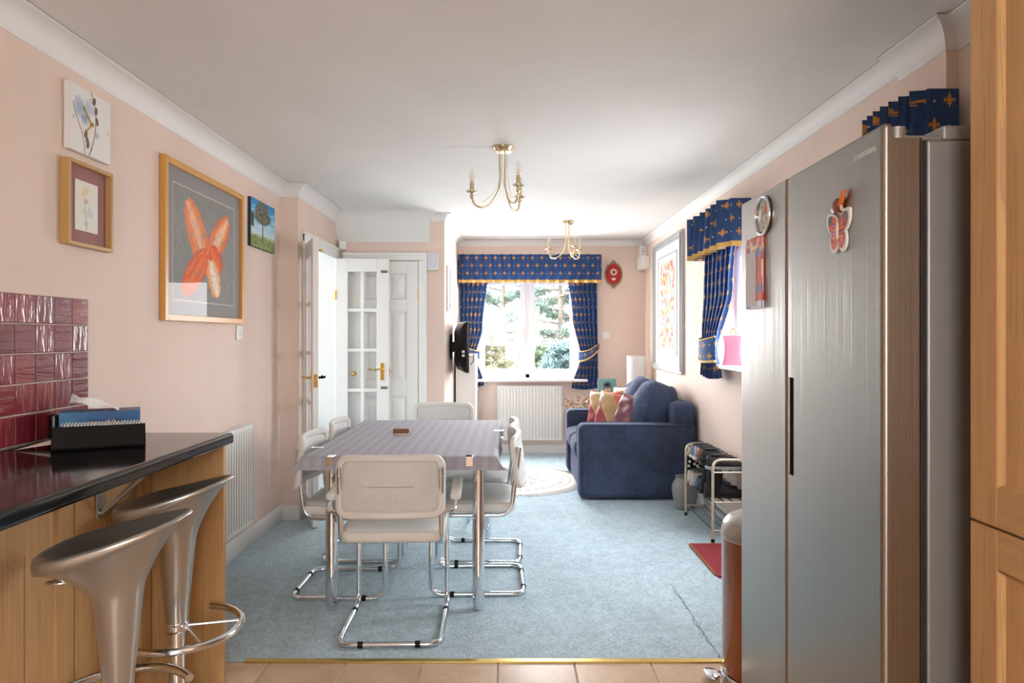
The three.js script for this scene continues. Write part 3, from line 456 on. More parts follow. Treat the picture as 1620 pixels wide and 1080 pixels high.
// ---- tall oak cupboards
for (const [d0, d1, what] of [[0.826, 1.426, 'beside the steel fridge'], [0.224, 0.824, 'one further along from the fridge']]) {
  const c = thing('tall_cabinet', `tall oak kitchen cupboard with framed doors ${what}`, 'cupboard', [1.26, 0, (d0 + d1) / 2]);
  addAt('carcass', bx(0.983, 1.558, 0.1, 2.36, d0, d1, 0.001), M.oak, c); addAt('plinth', bx(1.03, 1.558, 0.002, 0.1, d0, d1), M.oak, c);
  shakerDoor(c, 0.594, 1.41, 0.98 - 1.26, 0.929, (d1 - 0.003) - (d0 + d1) / 2, -Math.PI / 2); shakerDoor(c, 0.594, 0.82, 0.98 - 1.26, 0.104, (d1 - 0.003) - (d0 + d1) / 2, -Math.PI / 2);
  for (const y of [1.02, 0.86]) addAt('handle', pipe([V(0.955, y - 0.06 * (y > 0.9 ? 0 : 1), d0 + 0.035), V(0.925, y - 0.06 * (y > 0.9 ? 0 : 1), d0 + 0.035), V(0.925, y + 0.06 * (y > 0.9 ? 2 : 0), d0 + 0.035), V(0.955, y + 0.06 * (y > 0.9 ? 2 : 0), d0 + 0.035)], 0.005, 0.02, 8), M.steelSide, c);
}
// ---- the fridge
{
  const g = thing('fridge_freezer', 'tall brushed steel side by side fridge freezer with magnets', 'fridge', [1.17, 0, 1.95]);
  addAt('body', bx(0.918, 1.515, 0.02, 1.738, 1.499, 2.405, 0.006), M.steelSide, g);
  addAt('hinge_cover', bx(0.955, 1.515, 1.739, 1.772, 1.503, 2.40, 0.006), std({ color: lin(0.33, 0.32, 0.3), metalness: 0.5, roughness: 0.45 }), g);
  for (const d of [1.53, 2.37]) { const h = addAt('hinge', merge(cyl(0.02, 0.02, 0.026, 0.866, 1.746, -d, 24), bx(0.862, 0.96, 1.740, 1.752, d - 0.018, d + 0.018, 0.003)), std({ color: lin(0.3, 0.29, 0.27), metalness: 0.6, roughness: 0.4 }), g); addAt('hinge_pin', cyl(0.017, 0.017, 0.008, 0.866, 1.738, -d, 20), M.black, h).position.set(0, 0, 0); }
  const ev = new Evaluator(); ev.attributes = ['position', 'normal', 'uv']; ev.useGroups = false;
  const brush = (geo) => { const b = new Brush(plain(geo)); b.updateMatrixWorld(true); return b; };
  const slotted = (d0, d1) => { let a = brush(bx(0.817, 0.908, 0.045, 1.775, d0, d1, 0.012, 4)); a = ev.evaluate(a, brush(bx(0.836, 0.95, 1.741, 1.9, d0 - 0.05, d1 + 0.05)), SUBTRACTION); return a; };
  let right = slotted(1.493, 2.008); right.updateMatrixWorld(true); right = ev.evaluate(right, brush(bx(0.80, 0.862, 0.905, 1.188, 1.962, 2.03, 0.004)), SUBTRACTION);
  addAt('freezer_door', boxUV(slotted(2.013, 2.411).geometry), M.steel, g); const fd = addAt('fridge_door', boxUV(right.geometry), M.steel, g);
  addAt('handle_recess', merge(bx(0.858, 0.8625, 0.907, 1.186, 1.963, 2.007), bx(0.822, 0.862, 0.9055, 0.908, 1.963, 2.007), bx(0.822, 0.862, 1.185, 1.1875, 1.963, 2.007), bx(0.821, 0.862, 0.906, 1.187, 1.9622, 1.9642)), M.black, fd).position.set(0, 0, 0);
  fd.children[0].geometry.translate(0, 0, 0);
  addAt('door_seal', bx(0.908, 0.918, 0.06, 1.735, 1.503, 2.40), M.darkGap, g); addAt('foot_grille', bx(0.86, 1.5, 0.002, 0.045, 1.51, 2.39), M.black, g);
  const badge = add('badge', new TextGeometry('SAMSUNG', { font: await new FontLoader().loadAsync('fonts/droid/droid_sans_bold.typeface.json'), size: 0.0125, depth: 0.0008, curveSegments: 4 }).scale(1.15, 1, 1), std({ color: lin(0.72, 0.70, 0.66), metalness: 1, roughness: 0.3 }), g);
  badge.geometry.center(); badge.position.set(0.8167 - 1.17, 1.727, -(1.57 - 1.95)); badge.rotation.y = -Math.PI / 2;
}
// ---- magnets on the fridge; each is made facing +z and turned to the door
function onFridge(name, label, category, d, y) { const g = thing(name, label, category, [0.8165, y, d], -Math.PI / 2); return g; }
{
  const b = onFridge('butterfly_magnet', 'orange butterfly fridge magnet with white edge', 'magnet', 1.685, 1.567), wing = (k) => { const s = new THREE.Shape(), P = (x, y) => [x * k, y * k]; s.moveTo(...P(0, 0.02)); s.bezierCurveTo(...P(0.015, 0.05), ...P(0.045, 0.055), ...P(0.058, 0.047)); s.bezierCurveTo(...P(0.066, 0.02), ...P(0.05, 0), ...P(0.036, -0.004)); s.bezierCurveTo(...P(0.05, -0.02), ...P(0.042, -0.052), ...P(0.022, -0.054)); s.bezierCurveTo(...P(0.008, -0.05), ...P(0.004, -0.04), ...P(0, -0.03)); for (const q of [[-0.004, -0.04, -0.008, -0.05, -0.022, -0.054], [-0.042, -0.052, -0.05, -0.02, -0.036, -0.004], [-0.05, 0, -0.066, 0.02, -0.058, 0.047], [-0.045, 0.055, -0.015, 0.05, 0, 0.02]]) s.bezierCurveTo(...P(q[0], q[1]), ...P(q[2], q[3]), ...P(q[4], q[5])); return s; };
  add('backing', extr(wing(1), 0.006, 0.001), std({ color: lin(0.78, 0.77, 0.74), roughness: 0.5 }), b);
  const paint = drawn(256, 256, (c, w, h) => { c.fillStyle = '#c8401f'; c.fillRect(0, 0, w, h); const r = rng(4); for (let i = 0; i < 120; i++) { c.fillStyle = ['#e07a28', '#b02818', '#d65a20', '#8a2a1c'][Math.floor(r() * 4)]; c.beginPath(); c.ellipse(r() * w, r() * h, 8 + r() * 16, 5 + r() * 6, r() * 3, 0, 7); c.fill(); } c.fillStyle = '#5b5560'; c.beginPath(); c.ellipse(10, 20, 40, 60, -0.6, 0, 7); c.ellipse(246, 20, 40, 60, 0.6, 0, 7); c.fill(); c.strokeStyle = '#e0607c'; c.lineWidth = 5; for (let k = 0; k < 4; k++) { c.strokeStyle = ['#e0607c', '#e8a050', '#6f8fc4', '#e8c060'][k]; c.beginPath(); for (let x = 60; x < 200; x += 8) c.lineTo(x, 90 + k * 26 + 7 * Math.sin(x * 0.35 + k)); c.stroke(); } });
  const geo = new THREE.ShapeGeometry(wing(0.84), 10), p = geo.attributes.position, uv = geo.attributes.uv; for (let i = 0; i < p.count; i++) uv.setXY(i, p.getX(i) / 0.105 + 0.5, p.getY(i) / 0.1 + 0.5);
  add('wing_print', geo.translate(0, 0, 0.0066), std({ map: paint, roughness: 0.4 }), b);
  add('body', new THREE.SphereGeometry(0.004, 10, 8).scale(1, 6, 1).translate(0, 0.0, 0.0065), std({ color: lin(0.7, 0.69, 0.66), roughness: 0.5 }), b);
  const s = onFridge('bird_magnet', 'small brown and orange bird shaped fridge magnet above the butterfly', 'magnet', 1.676, 1.633);
  add('body', new THREE.SphereGeometry(0.021, 20, 14).scale(1.15, 0.85, 0.4).rotateZ(0.3).translate(-0.012, -0.004, 0.008), std({ color: lin(0.22, 0.06, 0.035), roughness: 0.4 }), s);
  add('tail', curvePipe([[0.006, -0.004, 0.007], [0.018, 0.01, 0.008], [0.026, 0.028, 0.008]], 8, (t) => 0.0075 - 0.002 * t, 8), std({ color: lin(0.6, 0.14, 0.03), roughness: 0.4 }), s);
  add('beak', curvePipe([[0.008, -0.004, 0.007], [0.016, -0.016, 0.008], [0.024, -0.02, 0.007]], 6, 0.004, 8), std({ color: lin(0.7, 0.55, 0.35), roughness: 0.4 }), s);
  const o = onFridge('round_magnet', 'round glass fridge magnet with a silver rim', 'magnet', 2.19, 1.694), pic = drawn(256, 256, (c, w, h) => { c.fillStyle = '#9a9484'; c.fillRect(0, 0, w, h); const r = rng(9); for (let i = 0; i < 160; i++) { c.fillStyle = ['#8a9a94', '#b8b2a4', '#6f6658', '#a88e72', '#c9c4bb'][Math.floor(r() * 5)]; c.beginPath(); c.ellipse(r() * w, r() * h, 6 + r() * 24, 6 + r() * 14, r() * 3, 0, 7); c.fill(); } c.fillStyle = '#c9713a'; c.beginPath(); c.ellipse(205, 78, 30, 46, 0.3, 0, 7); c.fill(); c.fillStyle = '#d9d6cc'; c.fillRect(150, 130, 46, 50); });
  add('rim', new THREE.TorusGeometry(0.06, 0.0045, 10, 48).scale(1, 1, 1.2).translate(0, 0, 0.005), M.chrome, o); add('picture', lathe([[0.059, 0], [0.059, 0.003], [0.03, 0.007], [0, 0.008]], 36).rotateX(Math.PI / 2), std({ map: pic, roughness: 0.1 }), o);
  { const m = o.children[1].geometry, q = m.attributes.position, t = m.attributes.uv; for (let i = 0; i < q.count; i++) t.setXY(i, q.getX(i) / 0.12 + 0.5, q.getY(i) / 0.12 + 0.5); }
  const n = onFridge('notepad_magnet', 'patterned magnetic notepad with a printed calendar sheet', 'notepad', 2.26, 1.516), dec = drawn(256, 384, (c, w, h) => { const r = rng(31); const cols = ['#d8604a', '#e8a8a0', '#efd9a8', '#8fa0b8', '#d9e0e4', '#c94f44', '#6f7aa0']; for (let j = 0; j < 9; j++) for (let i = 0; i < 3; i++) { c.fillStyle = cols[Math.floor(r() * 7)]; c.fillRect(i * 86, j * 43, 86, 43); } for (let i = 0; i < 14; i++) { c.fillStyle = cols[Math.floor(r() * 7)]; c.beginPath(); c.arc(r() * w, r() * 90, 12 + r() * 18, 0, 7); c.fill(); } });
  const sheet = drawn(256, 512, (c, w, h) => { c.fillStyle = '#cfcac6'; c.fillRect(0, 0, w, h); c.strokeStyle = '#9a93a4'; c.lineWidth = 2; for (let y = 20; y < h; y += 24) { c.beginPath(); c.moveTo(12, y); c.lineTo(w - 12, y); c.stroke(); } for (let x = 24; x < w; x += 34) { c.beginPath(); c.moveTo(x, 20); c.lineTo(x, h - 16); c.stroke(); } });
  add('pad', new THREE.BoxGeometry(0.145, 0.235, 0.009).translate(0, 0, 0.0048), std({ map: dec, roughness: 0.6 }), n); add('calendar_sheet', new THREE.BoxGeometry(0.085, 0.18, 0.0012).translate(-0.02, -0.02, 0.0101), std({ map: sheet, roughness: 0.7 }), n);
}
// ---- pedal bin
{
  const g = thing('pedal_bin', 'copper orange pedal bin with a cream domed lid beside the fridge', 'bin', [0.962, 0, 2.592], 0);
  add('body', lathe([[0, 0.03], [0.146, 0.03], [0.148, 0.04], [0.150, 0.54], [0.148, 0.545]], 48), phys({ color: lin(0.30, 0.085, 0.022), metalness: 0.5, roughness: 0.22, clearcoat: 0.7 }), g);
  add('base_ring', lathe([[0.148, 0.0], [0.153, 0.004], [0.154, 0.028], [0.149, 0.034]], 48), M.chrome, g);
  add('lid', lathe([[0.151, 0.543], [0.153, 0.548], [0.153, 0.566], [0.147, 0.595], [0.125, 0.622], [0.085, 0.638], [0.04, 0.644], [0, 0.645]], 48), phys({ color: lin(0.40, 0.365, 0.32), metalness: 0.6, roughness: 0.3 }), g);
  add('pedal', merge(bx(-0.17, -0.13, 0.018, 0.026, -0.012, 0.03, 0.003), ringSlab(0.055, 0.085, 0.026, [[0.0275, 0], [0.004, 0], [0, 0.004], [0.0, 0.009], [0.006, 0.013], [0.0275, 0.014]]).rotateX(-Math.PI / 2).translate(-0.19, 0.016, -0.01)), M.chrome, g);
}

// ---------------------------------------------------------------- dining table
{
  const X0 = -0.965, X1 = -0.06, D0 = 3.17, D1 = 4.56, cx = (X0 + X1) / 2, cd = (D0 + D1) / 2, top = 0.748;
  const t = thing('dining_table', 'long dining table on thick chrome legs under the striped cloth', 'table', [cx, 0, cd]);
  addAt('tabletop', bx(X0, X1, top - 0.03, top, D0, D1, 0.006), M.white, t);
  addAt('apron', merge(bx(X0 + 0.09, X1 - 0.09, top - 0.075, top - 0.0305, D0 + 0.08, D0 + 0.1), bx(X0 + 0.09, X1 - 0.09, top - 0.075, top - 0.0305, D1 - 0.1, D1 - 0.08), bx(X0 + 0.09, X0 + 0.11, top - 0.075, top - 0.0305, D0 + 0.101, D1 - 0.101), bx(X1 - 0.11, X1 - 0.09, top - 0.075, top - 0.0305, D0 + 0.101, D1 - 0.101)), M.whiteMatt, t);
  for (const [x, d] of [[-0.853, 3.278], [-0.149, 3.278], [-0.853, 4.50], [-0.149, 4.50]]) {
    const l = addAt('table_leg', lathe([[0, 0.02], [0.029, 0.02], [0.0295, 0.024], [0.0295, top - 0.031], [0, top - 0.031]], 32).translate(x, 0, -d), M.chrome, t);
    const f = add('foot', lathe([[0, 0], [0.026, 0], [0.027, 0.004], [0.026, 0.021]], 24).translate(x - t.position.x, 0, -d - t.position.z), M.chrome, l);
  }
  // cloth: stiff, with a short overhang that turns up into ears at the corners
  const hw = (X1 - X0) / 2 + 0.004, hl = (D1 - D0) / 2 + 0.004, over = 0.062, W = hw + over, L = hl + over, r = rng(2);
  const nx = 64, nz = 84, ax = (u) => { const e = over / W / 2; return u; };
  const g = grid(nx, nz, (u, v) => {
    const sx = (u * 2 - 1) * W, sz = (v * 2 - 1) * L, ex = Math.max(0, Math.abs(sx) - hw), ez = Math.max(0, Math.abs(sz) - hl), e = Math.hypot(ex, ez), both = Math.min(ex, ez) / over;
    const flare = lerp(0.2, 0.85, both), down = e * lerp(0.97, 0.62, both), wave = e > 0 ? 0.006 * Math.sin(sx * 14 + 1.3) * Math.sin(sz * 11) * (e / over) : 0;
    return [Math.sign(sx) * (Math.min(Math.abs(sx), hw) + ex * flare + (ex > 0 ? wave : 0)), top + 0.0025 - down, Math.sign(sz) * (Math.min(Math.abs(sz), hl) + ez * flare + (ez > 0 ? wave : 0))];
  }, (u, v) => [(u * 2 - 1) * W, (v * 2 - 1) * L]);
  const cl = add('tablecloth', g, M.cloth); cl.material.side = THREE.DoubleSide; cl.position.set(cx, 0, -cd); tag(cl, 'grey lilac striped cloth covering the dining table', 'tablecloth');
  const clip = (x, d, turn, where) => { const c = thing('tablecloth_clip', `small steel clip gripping the tablecloth ${where}`, 'clip', [x, top, d], turn, 'tablecloth clips'); add('spring', merge(bx(-0.016, 0.016, 0.0032, 0.005, -0.018, 0.034, 0.0006), bx(-0.016, 0.016, -0.036, 0.005, -0.0205, -0.0185, 0.0008), bx(-0.016, 0.016, -0.038, -0.036, -0.02, 0.03, 0.0006)), M.chrome, c); };
  clip(-0.83, D0 - 0.004, 0, 'end edge on the radiator side of the armchair'); clip(-0.185, D0 - 0.004, 0, 'end edge on the fridge side of the armchair'); clip(X0 - 0.004, 3.42, -Math.PI / 2, 'long edge above the nearest radiator side chair'); clip(X1 + 0.004, 4.05, Math.PI / 2, 'long edge towards the sofa'); clip(X0 - 0.004, 4.2, -Math.PI / 2, 'long edge beside the chair at the glazed door');
  const y = top + 0.003, b = thing('wooden_block', 'small polished brown wooden block on the tablecloth', 'block', [-0.625, y, 3.94], 0.05);
  add('block', bx(-0.046, 0.046, 0, 0.026, -0.012, 0.012, 0.004), std({ color: lin(0.22, 0.07, 0.025), roughness: 0.3 }), b);
  const k = thing('bead_string', 'short string of pale beads beside the wooden block', 'beads', [-0.605, y, 3.86]); const q = rng(6);
  const beads = new THREE.SphereGeometry(0.0045, 8, 6); for (let i = 0; i < 16; i++) { const m = add('bead', beads, i % 3 ? M.creamPlastic : M.brass, k); m.position.set(-0.045 + 0.006 * i, 0.0045, 0.01 * Math.sin(i * 0.9) + 0.004 * q()); }
}
// ---------------------------------------------------------------- cantilever chairs; each faces -z, base centred on the origin
function cantileverChair(arms) {
  const g = new THREE.Group(), w = 0.215, R = 0.0125;
  const path = []; for (const s of [-1, 1]) { const side = [[s * w, 0.752, 0.208], [s * w, 0.41, 0.165], [s * w, 0.41, -0.235], [s * w, R, -0.235], [s * w, R, 0.235]]; path.push(...(s < 0 ? side : side.reverse())); }
  add('frame', pipe(path, R, 0.065, 12), M.chrome, g).userData.label = 'bent chrome tube frame';
  for (const [x, z, alongX] of [[-0.12, 0.235, 1], [0.12, 0.235, 1], [-w, -0.13, 0], [w, -0.13, 0]]) { const c = add('glide', (alongX ? cyl(0.0138, 0.0138, 0.022, 0, -0.011, 0, 14).rotateZ(Math.PI / 2) : cyl(0.0138, 0.0138, 0.022, 0, -0.011, 0, 14).rotateX(Math.PI / 2)).translate(x, R + 0.001, z), M.black, g); }
  // seat: a padded slab with rounded corners
  const rows = [[0.21, -0.03], [0.012, -0.03], [0.002, -0.024], [0, -0.012], [0, 0.008], [0.004, 0.013], [0.012, 0.016], [0.02, 0.0155]];
  add('seat_frame', ringSlab(0.458, 0.45, 0.07, rows, () => 0, 10).rotateX(-Math.PI / 2).translate(0, 0.455, -0.03), M.creamPlastic, g);
  add('seat', ringSlab(0.42, 0.412, 0.06, [[0, -0.002], [0.002, 0.004], [0.012, 0.011], [0.04, 0.017], [0.1, 0.021], [0.2055, 0.022]], () => 0, 10).rotateX(-Math.PI / 2).translate(0, 0.471, -0.03), M.cream, g);
  // backrest: curved, frame and padded panel
  const bend = (x) => 0.048 * (1 - (x / 0.235) ** 2), lean = (geo) => geo.rotateX(-0.125 - 0).translate(0, 0.668, 0.182), hh = 0.268, ww = 0.468;
  const t = 0.013;
  add('back_frame', lean(ringSlab(ww, hh, 0.055, [[0.004, -t], [0, -t * 0.4], [0, t * 0.4], [0.004, t * 0.9], [0.012, t], [0.024, t], [0.03, t * 0.7], [0.032, 0], [0.03, -t * 0.7], [0.024, -t], [0.012, -t], [0.004, -t]], bend, 12)), M.creamPlastic, g);
  const pad = (s) => ringSlab(ww - 0.058, hh - 0.058, 0.034, [[0, 0.002 * s], [0.002, 0.007 * s], [0.012, 0.0095 * s], [0.05, 0.012 * s], [hh / 2 - 0.03, 0.0125 * s]], bend, 12);
  add('back_panel', lean(merge(pad(1), pad(-1))), M.cream, g);
  for (const s of [-1, 1]) for (const y of [0.585, 0.715]) add('screw', new THREE.SphereGeometry(0.006, 10, 6).translate(s * w, y, 0.186 + (y - 0.585) * 0.125 + 0.012), M.chrome, g);
  if (arms) for (const s of [-1, 1]) {
    const a = add('armrest', bx(-0.024, 0.024, -0.016, 0.016, -0.125, 0.135, 0.012, 3).rotateX(0.10).translate(s * 0.272, 0.615, -0.015), M.creamPlastic, g);
    add('arm_bracket', merge(pipe([[s * w, 0.56, 0.184], [s * 0.272, 0.556, 0.17], [s * 0.272, 0.588, 0.1]], 0.0095, 0.03, 10), pipe([[s * 0.272, 0.588, 0.1], [s * 0.272, 0.612, -0.1]], 0.008, 0, 8)), M.chrome, a);
  }
  return g;
}
{
  const side = cantileverChair(false), head = cantileverChair(true), place = (proto, x, d, turn, label, group) => { const c = proto.clone(); c.name = numbered('dining_chair'); c.position.set(x, 0, -d); c.rotation.y = turn; scene.add(c); tag(c, label, 'chair', group); };
  place(head, -0.513, 3.105, 0.03, 'cream cantilever armchair whose back turns to the kitchen, at the table end', 'cream chairs round the dining table');
  place(head, -0.505, 5.03, Math.PI, 'cream cantilever armchair at the table end towards the cupboard door', 'cream chairs round the dining table');
  place(side, -0.85, 3.595, -Math.PI / 2, 'cream cantilever chair on the radiator side, at the kitchen end of the table', 'cream chairs round the dining table');
  place(side, -0.852, 4.155, -Math.PI / 2 + 0.02, 'cream cantilever chair on the radiator side, next to the open glazed door', 'cream chairs round the dining table');
  place(side, -0.165, 3.65, Math.PI / 2 + 0.03, 'cream cantilever chair on the sofa side, at the kitchen end of the table', 'cream chairs round the dining table');
  place(side, -0.17, 4.13, Math.PI / 2 - 0.02, 'cream cantilever chair on the sofa side, at the lounge end of the table', 'cream chairs round the dining table');
}
// ---------------------------------------------------------------- pictures on the left wall; made facing +z, then turned to +x
function wallPiece(name, label, category, w, h, x, y, d, turn) { return thing(name, label, category, [x, y, d], turn); }
function frameRing(w, h, b, t, mat, g, name = 'picture_frame') {
  const parts = [[-w / 2, -w / 2 + b, -h / 2, h / 2], [w / 2 - b, w / 2, -h / 2, h / 2], [-w / 2 + b, w / 2 - b, -h / 2, -h / 2 + b], [-w / 2 + b, w / 2 - b, h / 2 - b, h / 2]];
  return add(name, merge(parts.map(([x0, x1, y0, y1], k) => bx(x0, x1, y0, y1, -t, 0, 0.002, 2, k > 1))), mat, g);
}
const flat = (w, h, z, g, name, mat) => add(name, new THREE.BoxGeometry(w, h, 0.002).translate(0, 0, z), mat, g);
const LEFT = Math.PI / 2;
{
  // canvas clock
  const art = drawn(512, 512, (c, w, h) => {
    c.fillStyle = '#e9e6e2'; c.fillRect(0, 0, w, h); const r = rng(12);
    for (const [x, y, s, col] of [[140, 170, 110, '160,178,200'], [240, 130, 80, '175,192,210'], [170, 235, 60, '128,152,182'], [330, 320, 40, '160,185,210']]) for (let i = 0; i < 26; i++) { c.fillStyle = `rgba(${col},.13)`; c.beginPath(); c.ellipse(x + (r() - 0.5) * s, y + (r() - 0.5) * s, s * (0.3 + 0.3 * r()), s * (0.2 + 0.3 * r()), r() * 3, 0, 7); c.fill(); }
    c.strokeStyle = '#8b7366'; c.lineWidth = 11; c.beginPath(); c.moveTo(255, 0); c.bezierCurveTo(350, 120, 330, 330, 230, 512); c.stroke(); c.lineWidth = 9; c.beginPath(); c.moveTo(40, 140); c.bezierCurveTo(60, 280, 170, 300, 175, 512); c.stroke();
    c.fillStyle = '#7a5f52'; for (const [x, y, a] of [[295, 60, 0.4], [318, 130, 0.2], [330, 210, -0.3], [205, 395, -0.3], [190, 350, 0.4], [215, 430, 0.3]]) { c.save(); c.translate(x, y); c.rotate(a); c.beginPath(); c.ellipse(0, 0, 20, 34, 0, 0, 7); c.fill(); c.restore(); }
    c.fillStyle = '#66605c'; c.font = '44px serif'; c.textAlign = 'center'; c.textBaseline = 'middle'; c.fillText('12', 258, 66); c.fillText('3', 474, 260); c.fillText('6', 258, 452); c.fillText('9', 40, 260);
  });
  const c = wallPiece('canvas_clock', 'square canvas wall clock painted with pale blue blossom', 'clock', 0.26, 0.26, -1.639, 2.125, 2.637, LEFT);
  add('canvas', bx(-0.13, 0.13, -0.125, 0.125, -0.022, 0, 0.003), std({ color: lin(0.78, 0.765, 0.74), roughness: 0.8 }), c); flat(0.256, 0.246, 0.0222, c, 'clock_face', std({ map: art, roughness: 0.75 }));
  for (const [a, l, wd] of [[2.05, 0.075, 0.005], [-2.6, 0.058, 0.004]]) add('clock_hand', bx(-wd / 2, wd / 2, -0.012, l, -0.0275, -0.026).rotateZ(a - Math.PI / 2 + 0.3), M.brass, c);
  add('hub', cyl(0.006, 0.006, 0.008, 0, 0, 0, 12).rotateX(Math.PI / 2).translate(0, 0, 0.023), M.brass, c);
  // flower print in a box frame
  const print = drawn(256, 384, (c, w, h) => {
    c.fillStyle = '#e4e2da'; c.fillRect(0, 0, w, h); const r = rng(41);
    for (const [x, y, s, col] of [[105, 90, 60, '222,190,130'], [130, 60, 40, '226,200,150'], [120, 150, 34, '205,165,130'], [165, 235, 60, '180,190,215'], [100, 240, 46, '195,210,180'], [125, 320, 30, '185,205,175']]) for (let i = 0; i < 22; i++) { c.fillStyle = `rgba(${col},.16)`; c.beginPath(); c.ellipse(x + (r() - 0.5) * s, y + (r() - 0.5) * s, 8 + r() * 18, 5 + r() * 10, r() * 3, 0, 7); c.fill(); }
    c.strokeStyle = 'rgba(150,175,140,.7)'; c.lineWidth = 4; for (const [x0, x1] of [[110, 122], [165, 132], [98, 124]]) { c.beginPath(); c.moveTo(x0, 160); c.quadraticCurveTo(x1 - 8, 260, x1, 372); c.stroke(); }
  });
  const f = wallPiece('flower_picture', 'faded flower print in a small oak box frame with dusky pink mount', 'picture', 0.28, 0.318, -1.639, 1.805, 2.628, LEFT);
  frameRing(0.28, 0.318, 0.014, 0.034, std({ color: lin(0.52, 0.31, 0.11), roughness: 0.4 }), f); flat(0.256, 0.294, 0.008, f, 'mount', std({ color: lin(0.34, 0.155, 0.145), roughness: 0.8 })); flat(0.142, 0.19, 0.0105, f, 'print', std({ map: print, roughness: 0.8 }));
  add('glazing', new THREE.PlaneGeometry(0.256, 0.294).translate(0, 0, 0.024), M.pictureGlass, f); add('hanger', merge(bx(-0.006, 0.006, 0.158, 0.172, -0.006, -0.002, 0.001)), M.brass, f);
  // large orange painting
  const big = drawn(768, 640, (c, w, h) => {
    c.fillStyle = '#908e8a'; c.fillRect(0, 0, w, h); const r = rng(77);
    for (let i = 0; i < 5200; i++) { c.fillStyle = r() < 0.5 ? 'rgba(60,62,66,.14)' : 'rgba(150,148,144,.13)'; c.fillRect(r() * w, r() * h, 2 + r() * 3, 14 + r() * 26); }
    const blade = (x0, y0, x1, y1, wd, cols) => { wd *= 1.45; const n = 620, dx = x1 - x0, dy = y1 - y0, l = Math.hypot(dx, dy), nx = -dy / l, ny = dx / l; for (let i = 0; i < n; i++) { const t = r(), s = (r() - 0.5) * 2, k = wd * Math.sqrt(Math.sin(Math.PI * clamp(t * 0.92 + 0.04, 0, 1))); c.strokeStyle = cols[Math.floor(clamp(Math.abs(s) * cols.length + (r() - 0.5), 0, cols.length - 1))]; c.lineWidth = 6 + r() * 10; c.globalAlpha = 0.62; c.beginPath(); const x = x0 + dx * t + nx * s * k, y = y0 + dy * t + ny * s * k; c.moveTo(x, y); c.lineTo(x + dx * 0.09, y + dy * 0.09); c.stroke(); } c.globalAlpha = 1; };
    blade(150, 60, 400, 430, 74, ['#f2b48c', '#f09a64', '#ec8a54', '#ea7c46']); blade(390, 400, 660, 110, 62, ['#f3c7a0', '#f2a878', '#ee8a54', '#e8703c']); blade(400, 330, 130, 580, 60, ['#e87a48', '#e2602c', '#e8784a', '#d8603a']); blade(430, 300, 570, 420, 50, ['#e8743a', '#e2602c', '#d85028']); blade(440, 380, 530, 580, 56, ['#efe4d4', '#f0d6b8', '#f2b480', '#f0a060']);
  });
  const p = wallPiece('orange_painting', 'large grey and orange abstract painting in a honey coloured frame', 'painting', 0.95, 0.78, -1.639, 1.774, 3.673, LEFT);
  frameRing(0.95, 0.78, 0.03, 0.028, M.goldFrame, p); flat(0.9, 0.73, 0.006, p, 'mount', std({ color: lin(0.28, 0.275, 0.27), roughness: 0.8 }));
  add('mount_line', merge([[-0.365, 0.365, 0.283, 0.288], [-0.365, 0.365, -0.288, -0.283], [-0.37, -0.365, -0.288, 0.288], [0.365, 0.37, -0.288, 0.288]].map(([a, b, e, k]) => bx(a, b, e, k, -0.0082, -0.006))), std({ color: lin(0.62, 0.5, 0.42), roughness: 0.6 }), p);
  flat(0.73, 0.566, 0.0072, p, 'canvas', std({ map: big, roughness: 0.8 })); add('glazing', new THREE.PlaneGeometry(0.9, 0.73).translate(0, 0, 0.018), M.pictureGlass, p);
  // tree canvas
  const tree = drawn(512, 400, (c, w, h) => {
    const gr = c.createLinearGradient(0, 0, 0, h); gr.addColorStop(0, '#0d7fc0'); gr.addColorStop(0.35, '#5fb3d8'); gr.addColorStop(0.75, '#e6ecea'); gr.addColorStop(1, '#dfe6dc'); c.fillStyle = gr; c.fillRect(0, 0, w, h); const r = rng(55);
    for (let i = 0; i < 60; i++) { c.fillStyle = 'rgba(240,245,248,.2)'; c.beginPath(); c.ellipse(r() * w, 60 + r() * 170, 20 + r() * 50, 5 + r() * 10, 0, 0, 7); c.fill(); }
    for (let i = 0; i < 1600; i++) { const x = r() * w, y = 290 + 40 * r() * r() + r() * 100; c.strokeStyle = ['#56742c', '#7f9a3a', '#3c5a24', '#a3ae5a'][Math.floor(r() * 4)]; c.lineWidth = 2; c.beginPath(); c.moveTo(x, y + 20); c.lineTo(x + (r() - 0.5) * 8, y - 14); c.stroke(); }
    c.strokeStyle = '#4a4034'; c.lineWidth = 20; c.beginPath(); c.moveTo(235, 320); c.quadraticCurveTo(245, 240, 240, 120); c.stroke(); c.lineWidth = 8; for (const [x, y] of [[120, 90], [180, 40], [300, 40], [370, 110]]) { c.beginPath(); c.moveTo(240, 190); c.quadraticCurveTo((x + 240) / 2, 130, x, y); c.stroke(); }
    for (let i = 0; i < 900; i++) { const a = r() * 6.283, k = Math.sqrt(r()); c.fillStyle = ['#4d5442', '#6b7058', '#3a4034', '#7d7f66'][Math.floor(r() * 4)]; c.beginPath(); c.ellipse(235 + 165 * k * Math.cos(a), 95 + 95 * k * Math.sin(a) + 0.0012 * (165 * k * Math.cos(a)) ** 2, 6 + r() * 8, 4 + r() * 5, r() * 3, 0, 7); c.fill(); }
    c.fillStyle = '#2f352c'; for (let i = 0; i < 120; i++) { c.beginPath(); c.ellipse(r() * 50, 120 + r() * 110, 8 + r() * 9, 5, r() * 3, 0, 7); c.fill(); }
  });
  const t = wallPiece('tree_canvas', 'small unframed canvas of a tree under blue sky', 'painting', 0.44, 0.308, -1.639, 2.034, 4.49, LEFT);
